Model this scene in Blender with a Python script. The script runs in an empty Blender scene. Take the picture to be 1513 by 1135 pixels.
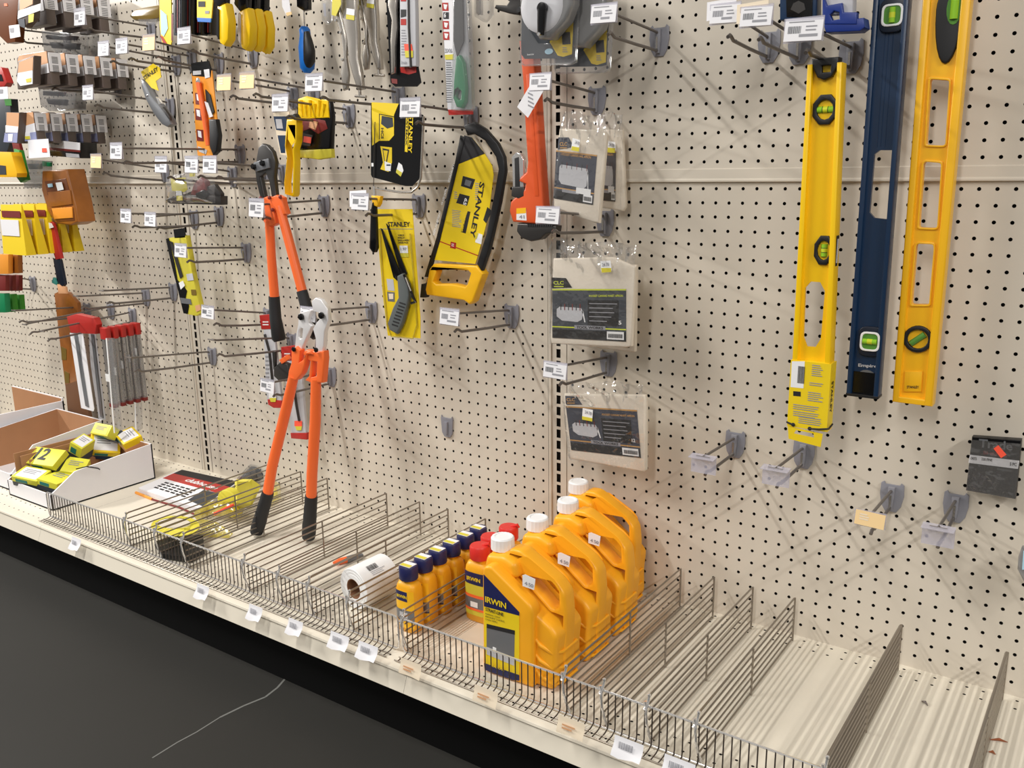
import bpy, bmesh, math, random
from mathutils import Vector, Matrix
from mathutils.geometry import tessellate_polygon
random.seed(7)
S = bpy.context.scene
COL = S.collection
IN = 0.0254
FLOOR = -38.9            # height of the floor in inches below the seam row of peg holes
DECK = -32.95            # top of the base shelf
# ---------------------------------------------------------------- camera
CF, CYAW, CPIT, CROLL = 1331.81, -0.6125, 0.2349, -0.0142
CP = Vector((32.8602, -62.6526, 1.6279))
def _basis():
    cy, sy, cp, sp, cr, sr = math.cos(CYAW), math.sin(CYAW), math.cos(CPIT), math.sin(CPIT), math.cos(CROLL), math.sin(CROLL)
    f = Vector((sy*cp, cy*cp, -sp)); rt = Vector((cy, -sy, 0)); up = rt.cross(f)
    return cr*rt+sr*up, -sr*rt+cr*up, f
CR_, CU_, CFW = _basis()
def W(x, y, z): return Vector((x*IN, y*IN, (z-FLOOR)*IN))
cam = bpy.data.cameras.new('camera'); camo = bpy.data.objects.new('camera', cam); COL.objects.link(camo)
cam.sensor_fit = 'HORIZONTAL'; cam.sensor_width = 36; cam.lens = CF/1513*36; cam.clip_start = .02
m = Matrix((CR_, CU_, -CFW)).transposed().to_4x4(); m.translation = W(*CP); camo.matrix_world = m
S.camera = camo
# ---------------------------------------------------------------- light
S.view_settings.view_transform = 'Standard'; S.view_settings.look = 'None'; S.view_settings.gamma = 1; S.view_settings.use_curve_mapping = False
S.view_settings.exposure = 0.05
wd = bpy.data.worlds.new('world'); S.world = wd; wd.use_nodes = True
wd.node_tree.nodes['Background'].inputs[0].default_value = (1.0, .97, .93, 1); wd.node_tree.nodes['Background'].inputs[1].default_value = .24
def strip_light(name, x, y, z, sx, sy, power, col=(1, .97, .93), tilt=0.5, turn=0):
    l = bpy.data.lights.new(name, 'AREA'); l.shape = 'RECTANGLE'; l.size = sx; l.size_y = sy; l.energy = power; l.color = col
    o = bpy.data.objects.new(name, l); COL.objects.link(o); o.location = W(x, y, z); o.rotation_euler = (tilt, turn, 0); return o
strip_light('ceiling_or_fill_lamp', -50, -62, 64, .09, 1.2, 50, tilt=0)
strip_light('ceiling_or_fill_lamp', 112, -62, 64, .09, 1.2, 68, tilt=0)
strip_light('ceiling_or_fill_lamp', -180, -62, 64, .12, 1.2, 130, tilt=0, turn=-1.0)
strip_light('ceiling_or_fill_lamp', 30, -150, 75, .3, 1.2, 42, tilt=.9)  # fill lamp added behind the camera to brighten the right side, not a fixture
# ---------------------------------------------------------------- pixel rays to wall coordinates (inches)
def ray(px, py): return (px-756.5)/CF*CR_-(py-567.5)/CF*CU_+CFW
def onY(px, py, Y=0.): d = ray(px, py); return CP+d*((Y-CP.y)/d.y)
def onX(px, py, X): d = ray(px, py); return CP+d*((X-CP.x)/d.x)
def onZ(px, py, Z=DECK): d = ray(px, py); return CP+d*((Z-CP.z)/d.z)
# ---------------------------------------------------------------- materials
def lin(c): return tuple(((v/255)/12.92 if v/255 <= .04045 else ((v/255+.055)/1.055)**2.4) for v in c)
MATS = {}
def mat(name, rgb, rough=.5, metal=0, noise=0, scale=40, alpha=None, coat=0, spec=.5, emit=None, bump=0, trans=0):
    mt = bpy.data.materials.new(name); mt.use_nodes = True; nt = mt.node_tree; b = nt.nodes['Principled BSDF']
    c = lin(rgb); b.inputs['Base Color'].default_value = (*c, 1); b.inputs['Roughness'].default_value = rough; b.inputs['Metallic'].default_value = metal
    b.inputs['Specular IOR Level'].default_value = spec; b.inputs['Coat Weight'].default_value = coat
    if trans: b.inputs['Transmission Weight'].default_value = trans
    if noise or bump:
        tc = nt.nodes.new('ShaderNodeTexCoord'); n = nt.nodes.new('ShaderNodeTexNoise'); n.inputs['Scale'].default_value = scale; n.inputs['Detail'].default_value = 4
        nt.links.new(tc.outputs['Object'], n.inputs['Vector'])
        if noise:
            r = nt.nodes.new('ShaderNodeMix'); r.data_type = 'RGBA'
            r.inputs[6].default_value = (*[v*(1-noise) for v in c], 1); r.inputs[7].default_value = (*[min(1, v*(1+noise)) for v in c], 1)
            nt.links.new(n.outputs['Fac'], r.inputs[0]); nt.links.new(r.outputs[2], b.inputs['Base Color'])
        if bump:
            bp = nt.nodes.new('ShaderNodeBump'); bp.inputs['Strength'].default_value = bump; bp.inputs['Distance'].default_value = .002
            nt.links.new(n.outputs['Fac'], bp.inputs['Height']); nt.links.new(bp.outputs[0], b.inputs['Normal'])
    MATS[name] = mt; return mt
def film(name, tint, amount, rough=.12, bump=.6, scale=60, gloss=.1):
    """thin clear plastic: see-through, faintly tinted, with a gloss that grows at grazing angles"""
    mt = bpy.data.materials.new(name); mt.use_nodes = True; nt = mt.node_tree; nt.nodes.clear(); N = nt.nodes.new; L = nt.links.new
    out = N('ShaderNodeOutputMaterial'); tr = N('ShaderNodeBsdfTransparent'); df = N('ShaderNodeBsdfDiffuse'); gl = N('ShaderNodeBsdfGlossy')
    tr.inputs[0].default_value = (.97, .97, .97, 1); df.inputs[0].default_value = (*lin(tint), 1); gl.inputs['Roughness'].default_value = rough
    m1 = N('ShaderNodeMixShader'); m1.inputs[0].default_value = amount; m2 = N('ShaderNodeMixShader'); lw = N('ShaderNodeLayerWeight'); lw.inputs[0].default_value = .35
    mr = N('ShaderNodeMapRange'); mr.inputs['To Min'].default_value = gloss*.6; mr.inputs['To Max'].default_value = gloss*3; L(lw.outputs['Fresnel'], mr.inputs['Value'])
    tc = N('ShaderNodeTexCoord'); n = N('ShaderNodeTexNoise'); n.inputs['Scale'].default_value = scale
    bp = N('ShaderNodeBump'); bp.inputs['Strength'].default_value = bump; bp.inputs['Distance'].default_value = .006
    L(tc.outputs['Object'], n.inputs['Vector']); L(n.outputs['Fac'], bp.inputs['Height']); L(bp.outputs[0], gl.inputs['Normal'])
    L(tr.outputs[0], m1.inputs[1]); L(df.outputs[0], m1.inputs[2]); L(m1.outputs[0], m2.inputs[1]); L(gl.outputs[0], m2.inputs[2]); L(mr.outputs[0], m2.inputs[0]); L(m2.outputs[0], out.inputs[0])
    MATS[name] = mt
mat('beige', (211, 202, 187), .45, noise=.03, scale=6)
mat('deck', (223, 215, 198), .4, noise=.04, scale=8)
mat('dark_gap', (22, 17, 14), .9)
mat('black_kick', (5, 5, 5), .7, spec=.2, noise=.3, scale=10)
mat('floor_grey', (42, 41, 38), .6, noise=.14, scale=3, spec=.25)
mat('scratch', (104, 104, 100), .7)
mat('hook_metal', (118, 112, 108), .38, .55)
mat('clip_grey', (138, 138, 146), .4)
mat('wire', (150, 142, 132), .3, .8)
mat('wire_dark', (92, 84, 78), .3, .8)
mat('lime_box', (222, 218, 66), .5)
mat('chrome', (232, 230, 228), .16, .75)
mat('jaw_steel', (232, 230, 230), .3, .25)
mat('steel', (190, 184, 176), .26, .8)
mat('dark_steel', (74, 72, 71), .38, .6)
mat('white', (240, 240, 240), .5)
mat('card_white', (236, 235, 238), .55)
mat('card_grey', (150, 150, 156), .55)
mat('print_grey', (150, 150, 156), .6)
mat('print_black', (28, 27, 30), .6)
mat('manila', (247, 214, 158), .6)
mat('manila_light', (238, 222, 196), .6)
mat('yellow', (250, 205, 10), .35)
mat('level_yellow', (250, 203, 10), .38)
mat('card_yellow', (240, 208, 28), .45)
mat('lemon', (214, 202, 62), .5)
mat('amber_yellow', (252, 192, 30), .35)
mat('black', (24, 24, 26), .45)
mat('rubber', (32, 32, 34), .65)
mat('gloss_black', (14, 14, 16), .2)
mat('navy', (22, 50, 82), .35)
mat('navy_dark', (14, 26, 44), .4)
mat('cap_navy', (30, 34, 84), .4)
mat('blue', (20, 110, 200), .35)
mat('deep_blue', (22, 50, 130), .35)
mat('orange', (248, 112, 52), .38)
mat('wrench_orange', (226, 92, 44), .35)
mat('sticker_orange', (255, 92, 66), .5)
mat('jug', (252, 176, 34), .38, spec=.4)
mat('bottle', (240, 172, 30), .4)
mat('cap_red', (214, 48, 42), .4)
mat('red', (180, 42, 36), .4)
mat('dark_red', (120, 36, 32), .45)
mat('green', (20, 130, 82), .35)
mat('leaf_green', (60, 150, 50), .45)
mat('vial', (150, 205, 50), .2)
mat('vial_dark', (90, 145, 60), .2)
mat('bag_label', (52, 58, 66), .4)
mat('bag_label_blue', (50, 55, 70), .45)
mat('lime', (205, 215, 40), .5)
mat('gold_print', (200, 150, 80), .5)
mat('canvas', (226, 215, 198), .85, noise=.05, scale=200, bump=.2)
mat('photo_grey', (196, 196, 200), .6)
mat('cardboard', (172, 126, 88), .8, noise=.08, scale=20)
mat('cardboard_dark', (128, 88, 60), .8)
mat('amber', (156, 94, 36), .3, noise=.15, scale=60)
mat('amber_dark', (112, 60, 24), .35)
mat('card_orange', (240, 156, 52), .4)
mat('brown', (110, 72, 44), .6)
mat('olive', (120, 98, 40), .3)
mat('pale_blue', (176, 214, 232), .45)
mat('teal', (40, 120, 110), .5)
mat('pack_brown', (96, 84, 78), .4)
mat('pack_peach', (214, 160, 116), .5)
mat('pack_lilac', (150, 156, 196), .5)
mat('skin_tan', (190, 150, 110), .6)
mat('leaf', (150, 84, 50), .8)
mat('tool_grey', (128, 130, 134), .35, .4)
mat('grip_grey', (92, 98, 98), .55)
mat('clear_grey', (150, 150, 150), .15, .3)
film('clear_film', (255, 250, 245), .04, .08, .9, 45, .15)
film('clear_hard', (225, 225, 228), .10, .12, .2, 20, .12)
film('clear_dark', (120, 120, 124), .35, .14, .4, 30, .12)
film('clear_holder', (225, 222, 238), .34, .15, .1, 20, .12)
film('clear_yellow', (225, 205, 60), .5, .15, .5, 40, .15)
film('clear_amber', (190, 110, 40), .6, .15, .4, 40, .1)
# ---------------------------------------------------------------- mesh builder, everything in wall inches
FONT = {}
def glyphs(s, bold):
    k = (s, bold)
    if k not in FONT:
        c = bpy.data.curves.new('t', 'FONT'); c.body = s; c.size = 1; c.offset = .022 if bold else 0; c.resolution_u = 2; c.space_character = .95
        o = bpy.data.objects.new('t', c); me = bpy.data.meshes.new_from_object(o)
        FONT[k] = ([v.co.copy() for v in me.vertices], [tuple(p.vertices) for p in me.polygons])
        bpy.data.objects.remove(o); bpy.data.curves.remove(c); bpy.data.meshes.remove(me)
    return FONT[k]
def area2(p): return sum(p[i][0]*p[(i+1) % len(p)][1]-p[(i+1) % len(p)][0]*p[i][1] for i in range(len(p)))
def inset(p, d):
    """move a counter-clockwise outline inward by d (negative grows it)"""
    n = len(p); r = []
    for i in range(n):
        a, b, c = Vector(p[i-1]), Vector(p[i]), Vector(p[(i+1) % n])
        u = (b-a); v = (c-b)
        if u.length < 1e-6 or v.length < 1e-6: r.append(tuple(b)); continue
        u.normalize(); v.normalize(); n1 = Vector((-u.y, u.x)); n2 = Vector((-v.y, v.x)); k = 1+n1.dot(n2)
        q = (n1+n2)/max(k, .35); r.append(tuple(b+q*d))
    return r
class MB:
    def __init__(s, M=None): s.v = []; s.f = []; s.mi = []; s.mats = []; s.M = M
    def k(s, m_):
        if m_ not in s.mats: s.mats.append(m_)
        return s.mats.index(m_)
    def add(s, v, f, m_):
        o = len(s.v); s.v += [(s.M @ Vector(p) if s.M else Vector(p)) for p in v]; s.f += [tuple(i+o for i in q) for q in f]; s.mi += [s.k(m_)]*len(f); return s
    def box(s, x0, x1, y0, y1, z0, z1, m_, b=0):
        if b:
            return s.prism([(x0, z0), (x1, z0), (x1, z1), (x0, z1)], y0, y1, m_, r=b, steps=2, cr=b)
        v = [(x, y, z) for x in (x0, x1) for y in (y0, y1) for z in (z0, z1)]
        return s.add(v, [(0, 1, 3, 2), (4, 6, 7, 5), (0, 4, 5, 1), (2, 3, 7, 6), (0, 2, 6, 4), (1, 5, 7, 3)], m_)
    def obox(s, c, ux, uy, uz, m_):
        c, ux, uy, uz = map(Vector, (c, ux, uy, uz)); v = [c+a*ux+b*uy+d*uz for a in (-.5, .5) for b in (-.5, .5) for d in (-.5, .5)]
        return s.add(v, [(0, 1, 3, 2), (4, 6, 7, 5), (0, 4, 5, 1), (2, 3, 7, 6), (0, 2, 6, 4), (1, 5, 7, 3)], m_)
    def tube(s, pts, r, m_, n=8, closed=False):
        pts = [Vector(p) for p in pts]; N = len(pts); rs = r if isinstance(r, (list, tuple)) else [r]*N; rings = []
        t = (pts[1]-pts[0]).normalized(); a = t.orthogonal().normalized()
        for i, p in enumerate(pts):
            d = (pts[(i+1) % N] if (closed or i < N-1) else p)-(pts[i-1] if (closed or i > 0) else p)
            d.normalize(); a = (a-d*a.dot(d)).normalized(); b = d.cross(a)
            rings.append([p+rs[i]*(a*math.cos(2*math.pi*j/n)+b*math.sin(2*math.pi*j/n)) for j in range(n)])
        v = [q for g in rings for q in g]; f = []
        for i in range(N if closed else N-1):
            for j in range(n):
                k2 = (i+1) % N; f.append((i*n+j, i*n+(j+1) % n, k2*n+(j+1) % n, k2*n+j))
        if not closed: f += [tuple(range(n))[::-1], tuple((N-1)*n+j for j in range(n))]
        return s.add(v, f, m_)
    def loft(s, rings, m_, cap=True):
        n = len(rings[0]); v = [q for g in rings for q in g]; f = []
        for i in range(len(rings)-1):
            for j in range(n): f.append((i*n+j, i*n+(j+1) % n, (i+1)*n+(j+1) % n, (i+1)*n+j))
        if cap: f += [tuple(range(n))[::-1], tuple((len(rings)-1)*n+j for j in range(n))]
        return s.add(v, f, m_)
    def lathe(s, prof, c, m_, axis='z', n=20):
        c = Vector(c); ax = {'x': (Vector((1, 0, 0)), Vector((0, 1, 0))), 'y': (Vector((0, 1, 0)), Vector((0, 0, 1))), 'z': (Vector((0, 0, 1)), Vector((1, 0, 0)))}[axis] if isinstance(axis, str) else (Vector(axis).normalized(), Vector(axis).orthogonal().normalized())
        a, u = ax; w = a.cross(u)
        return s.loft([[c+a*h+r*(u*math.cos(2*math.pi*j/n)+w*math.sin(2*math.pi*j/n)) for j in range(n)] for r, h in prof], m_)
    def prism(s, p, y0, y1, m_, holes=(), r=0, steps=3, cr=0, side=None):
        """outline in (x,z), front face at y0 (towards the aisle), back at y1; r rounds the front and back rims"""
        loops = []
        for i, L in enumerate([p]+list(holes)):
            L = [tuple(q) for q in L]
            if cr and i == 0: L = rounded(L, cr)
            if (area2(L) < 0) != (i > 0): L = L[::-1]
            loops.append(L)
        offs = [(0, 0)] if not r else [(r*(1-math.sin(a)), r*(1-math.cos(a))) for a in [math.pi/2*k_/steps for k_ in range(steps+1)]]
        # rim profile: (inset, depth) from the face to the side
        prof = [(o_i, o_d) for o_i, o_d in offs] if r else [(0, 0)]
        ys = [(i_, y0+d_) for i_, d_ in prof]+[(i_, y1-d_) for i_, d_ in prof[::-1]]
        v = []; idx = []; f = []
        for L in loops:
            rings = []
            for (i_, y) in ys:
                q = inset(L, i_) if i_ > 1e-9 else L
                rings.append(list(range(len(v), len(v)+len(q)))); v += [(a, y, b) for a, b in q]
            idx.append(rings)
            for a, b in zip(rings[:-1], rings[1:]):
                n = len(a)
                for j in range(n): f.append((a[j], b[j], b[(j+1) % n], a[(j+1) % n]))
        nside = len(f)
        for which in (0, -1):
            lp = [[Vector((v[i][0], v[i][2], 0)) for i in rg[which]] for rg in idx]; flat = [i for rg in idx for i in rg[which]]
            for t in tessellate_polygon(lp):
                t = tuple(flat[i] for i in t)
                A, B, C_ = [Vector((v[i][0], v[i][2])) for i in t]; ccw = (B-A).cross(C_-A) > 0
                f.append(t if ccw == (which == 0) else t[::-1])
        if side and not r:
            s.add(v, f[:nside], side); o = len(s.v)-len(v); k_ = s.k(m_)
            s.f += [tuple(i+o for i in q) for q in f[nside:]]; s.mi += [k_]*(len(f)-nside); return s
        return s.add(v, f, m_)
    def pp(s, pts, Y, m_, t=.02, holes=(), **kw):
        """outline given as picture points lying on the plane y=Y, given thickness t"""
        c = lambda L: [(onY(a, b, Y).x, onY(a, b, Y).z) for a, b in L]
        return s.prism(c(pts), Y, Y+t, m_, holes=[c(h) for h in holes], **kw)
    def face(s, p, m_): return s.add(p, [tuple(range(len(p)))], m_)
    def text(s, st, o, right, up, m_, w=None, h=None, bold=True, lift=.012, align='l'):
        vs, fs = glyphs(st, bold); x0 = min(v.x for v in vs); x1 = max(v.x for v in vs); y0 = 0 if not h else min(v.y for v in vs); y1 = max(v.y for v in vs)
        right = Vector(right).normalized(); up = Vector(up).normalized(); nrm = right.cross(up)
        sx = w/(x1-x0) if w else None; sy = h/(y1-y0) if h else None; sx = sx or sy; sy = sy or sx
        o = Vector(o)-(right*(x1-x0)*sx*.5 if align == 'c' else Vector())
        return s.add([o+right*(v.x-x0)*sx+up*(v.y-y0)*sy+nrm*lift for v in vs], fs, m_)
    def ptext(s, st, a, b, hpx, Y, m_, bold=True):
        """lettering on the plane y=Y whose baseline runs between two picture points"""
        A, B = onY(*a, Y), onY(*b, Y); r = B-A; w = r.length; r.normalize(); u = Vector((0, -1, 0)).cross(r)*-1
        u = Vector((-r.z, 0, r.x)); dist = (A-CP).dot(CFW); return s.text(st, A, r, u, m_, w=w, h=hpx*dist/CF, bold=bold)
    def build(s, name, root, sharp=40):
        org = root if isinstance(root, Vector) else ROOTS[root.name]
        me = bpy.data.meshes.new(name); me.from_pydata([tuple((p-org)*IN) for p in s.v], [], s.f)
        for m_ in s.mats: me.materials.append(MATS[m_])
        me.polygons.foreach_set('material_index', s.mi); me.polygons.foreach_set('use_smooth', [True]*len(s.f))
        me.update(); me.set_sharp_from_angle(angle=math.radians(sharp))
        o = bpy.data.objects.new(name, me); COL.objects.link(o)
        if not isinstance(root, Vector): o.parent = root; ROOTS[o.name] = org
        else: o.location = W(*org); ROOTS[o.name] = org
        return o
def rounded(L, r, n=4):
    if area2(L) < 0: L = L[::-1]
    out = []
    for i in range(len(L)):
        a, b, c = Vector(L[i-1]), Vector(L[i]), Vector(L[(i+1) % len(L)])
        da = min(r, (a-b).length*.45); dc = min(r, (c-b).length*.45); p, q = b+(a-b).normalized()*da, b+(c-b).normalized()*dc
        for k_ in range(n+1):
            t = k_/n; out.append(tuple((1-t)**2*p+2*t*(1-t)*b+t*t*q))
    return out
ROOTS = {}
def thing(name, label, cat, org, group=None):
    o = bpy.data.objects.new(name, None); COL.objects.link(o); org = Vector(org); o.location = W(*org); o.empty_display_size = .02
    o['label'] = label; o['category'] = cat
    if group: o['group'] = group
    ROOTS[o.name] = org; return o
def tag(o, label, cat, group=None):
    o['label'] = label; o['category'] = cat
    if group: o['group'] = group
    return o
def struct(o): o['kind'] = 'structure'; return o
def copy_tree(o, d=None, label=None, parent=None):
    c = o.copy(); COL.objects.link(c); c.parent = parent
    if d is not None: c.location = o.location+Vector(d)*IN
    if label: c['label'] = label
    for ch in list(o.children): copy_tree(ch, parent=c)
    return c
V0 = Vector((0, 0, 0))
# ================================================================ the setting: pegboard wall, uprights, deck, kick, floor
HR = .125
def perforate(mb, xs, zs, xlim, zlim, put, m_, r=HR, depth=.2, ry=None, hole_m='dark_gap', rect=False):
    """a sheet with a real hole punched at every (x, z); put(x, z, d) gives the point at depth d under the sheet"""
    ry = ry or r; V, F = [], []; HF = []
    xe = [xlim[0]]+[(a+b)/2 for a, b in zip(xs[:-1], xs[1:])]+[xlim[1]]; ze = [zlim[0]]+[(a+b)/2 for a, b in zip(zs[:-1], zs[1:])]+[zlim[1]]
    for i, x in enumerate(xs):
        for j, z in enumerate(zs):
            a, b, c, d = xe[i], xe[i+1], ze[j], ze[j+1]; o = len(V)
            V += [put(*p, 0) for p in ((b, z), (b, d), (x, d), (a, d), (a, z), (a, c), (x, c), (b, c))]
            ring = [(x+r*math.cos(k*math.pi/4), z+ry*math.sin(k*math.pi/4)) for k in range(8)]
            if rect: ring = [(x+r*a_, z+ry*b_) for a_, b_ in ((1, 0), (1, 1), (0, 1), (-1, 1), (-1, 0), (-1, -1), (0, -1), (1, -1))]
            V += [put(p[0], p[1], 0) for p in ring]+[put(p[0], p[1], depth) for p in ring]
            for k in range(8):
                n = (k+1) % 8; F.append((o+k, o+n, o+8+n, o+8+k)); HF.append((o+8+k, o+8+n, o+16+n, o+16+k))
    mb.add(V, F, m_); o = len(mb.v)-len(V); k = mb.k(hole_m); mb.f += [tuple(i+o for i in q) for q in HF]; mb.mi += [k]*len(HF)
wallput = lambda x, z, d: (x, d, z)
up_gap = .885
def panel(name, c0, c1, off, x0, x1):
    mb = MB(); xs = [c+off for c in range(c0, c1+1)]
    perforate(mb, xs, list(range(-32, 1)), (x0, x1), (DECK-.3, .5), wallput, 'beige')
    perforate(mb, xs, [k+up_gap for k in range(1, 27)], (x0, x1), (1.42, 27.4), wallput, 'beige')
    # folded seam band between the lower and the upper board
    mb.add([(x, y, z) for x in (x0, x1) for y, z in ((0, 1.42), (-.1, 1.36), (-.12, .72), (-.24, .6), (-.24, .5), (.05, .44), (.05, .4))], [(i, i+1, 8+i, 7+i) for i in range(6)], 'beige')
    mb.box(x0, x1, .45, .6, DECK-4, 27.5, 'dark_gap')
    return mb.build(name, V0)
struct(panel('wall_back', -5, 42, 0, -5.52, 43)); struct(panel('wall_back', -54, -8, .05, -54.6, -7.42)); struct(panel('wall_back', -104, -57, -.1, -105, -56.6))
mb = MB()
for xc in (-6.47, -55.6):
    # slotted upright with folded edges
    zs = [k+.5 for k in range(-33, 27)]; V = []
    perforate(mb, [xc+.02], [z+.0 for z in zs], (xc-.62, xc+.62), (DECK-.3, 27.4), lambda x, z, d: (x, .12+d, z), 'beige', r=.2, ry=.37, depth=.3, rect=True)
    for s in (-1, 1):
        mb.box(xc+s*.77-.13, xc+s*.77+.13, -.03, .4, DECK-.3, 27.4, 'beige'); mb.box(xc+s*.935-.015, xc+s*.935+.015, .1, .4, DECK-.3, 27.4, 'dark_gap')
    mb.box(xc-.6, xc+.6, .42, .7, DECK-.3, 27.4, 'dark_gap')
struct(mb.build('trim_1', V0))
# deck, with two rows of holes at the back and two near the front, one piece per bay
def deckput(x, y, d): return (x, y, DECK-d)
for (a, b) in ((-104.4, -55.6), (-55.58, -6.48), (-6.46, 42.6)):
    mb = MB(); xs = [x+.5 for x in range(math.ceil(a), math.floor(b))]
    mb.face([(a, -2.1, DECK), (b, -2.1, DECK), (b, 0.1, DECK), (a, .1, DECK)], 'deck') if 0 else None
    perforate(mb, xs, [-1.6, -.55], (a, b), (-2.1, .1), deckput, 'deck', r=.11, ry=.09, depth=.06)
    mb.face([(a, -16.1, DECK), (b, -16.1, DECK), (b, -2.1, DECK), (a, -2.1, DECK)], 'deck')
    perforate(mb, xs, [-17.6, -16.6], (a, b), (-18.6, -16.1), deckput, 'deck', r=.11, ry=.09, depth=.06)
    perforate(mb, [x-.5 for x in xs], [-19.1], (a, b), (-19.5, -18.6), deckput, 'deck', r=.09, ry=.08, depth=.06)
    pr = [(-19.5, 0), (-20.05, 0), (-20.2, -.06), (-20.26, -.2), (-20.18, -.34), (-20.2, -.4), (-20.62, -1.5), (-20.5, -1.62), (-20.2, -1.6), (-20.1, -1.3)]
    mb.add([(x, y, DECK+z) for x in (a, b) for y, z in pr], [(i, i+1, len(pr)+i+1, len(pr)+i) for i in range(len(pr)-1)], 'deck')
    mb.box(a, b, -19.4, 0, DECK-1.4, DECK-.12, 'dark_gap')
    tag(mb.build('base_shelf', V0), {-104.4: 'beige base shelf under the white carton of boxed packs at far left', -55.58: 'beige base shelf under the bolt cutters and label roll', -6.46: 'beige base shelf under the yellow jugs and tall dividers'}[a], 'shelf')
mb = MB(); mb.box(-110, 46, -19.3, -18.9, FLOOR, DECK-1.3, 'black_kick'); struct(mb.build('baseboard_front', V0))
mb = MB(); mb.box(-260, 150, -220, 8, FLOOR-2, FLOOR, 'floor_grey')
# a pale scratch in the floor
P_ = [onZ(x, y, FLOOR+.01) for x, y in [(424, 1000), (410, 1016), (392, 1030), (360, 1043), (325, 1060), (290, 1082), (262, 1097), (225, 1120)]]
for i, (p, q) in enumerate(zip(P_[:-1], P_[1:])):
    d = (q-p).normalized(); n = Vector((-d.y, d.x, 0))*(.09 if i < 4 else .06); mb.face([p-n, q-n, q+n, p+n], 'scratch')
struct(mb.build('floor', V0))
# ================================================================ peg hooks
def barcode(mb, o, r, u, w, h, m_='print_grey', n=9, seed=0):
    rr = random.Random(seed); o, r, u = Vector(o), Vector(r).normalized(), Vector(u).normalized(); nn = r.cross(u)*.012; x = 0
    while x < w:
        t = rr.choice((.35, .5, .9))*w/n; q = o+r*x+nn; mb.face([q, q+r*t*.6, q+r*t*.6+u*h, q+u*h], m_); x += t
def lines(mb, o, r, u, w, gap, n, m_='print_grey', th=.35, ragged=.3, seed=1):
    rr = random.Random(seed); o, r, u = Vector(o), Vector(r).normalized(), Vector(u).normalized(); nn = r.cross(u)*.012
    for i in range(n):
        q = o-u*gap*i+nn; l = w*(1-ragged*rr.random()); mb.face([q, q+r*l, q+r*l+u*gap*th, q+u*gap*th], m_)
def price_card(mb, c, w, h, m_='card_white', tilt=-.12, roll=0, seed=0, blank=False):
    """a shelf price card seen from the aisle, centred at c"""
    r = Vector((math.cos(roll), 0, math.sin(roll))); u = Vector((-math.sin(roll)*math.cos(tilt), -math.sin(tilt)*-1*-1, math.cos(roll)*math.cos(tilt))); n = r.cross(u); c = Vector(c)
    mb.obox(c, r*w, u*h, n*.03, m_); o = c-r*w/2-u*h/2+n*.016
    if not blank:
        barcode(mb, o+r*w*.09+u*h*.34, r, u, w*.34, h*.32, 'print_grey' if seed % 2 else 'tool_grey', n=7, seed=seed); lines(mb, o+r*w*.1+u*h*.82, r, u, w*.7, h*.1, 1, 'print_grey', .5, seed=seed)
        lines(mb, o+r*w*.56+u*h*.6, r, u, w*.3, h*.16, 2, 'print_grey', .4, seed=seed+2); lines(mb, o+r*w*.4+u*h*.18, r, u, w*.5, h*.2, 1, 'print_grey', .6, seed=seed+3)
    else: lines(mb, o+r*w*.15+u*h*.7, r, u, w*.35, h*.16, 3, 'manila_light', .6, seed=seed)
HOOKS = []
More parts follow.
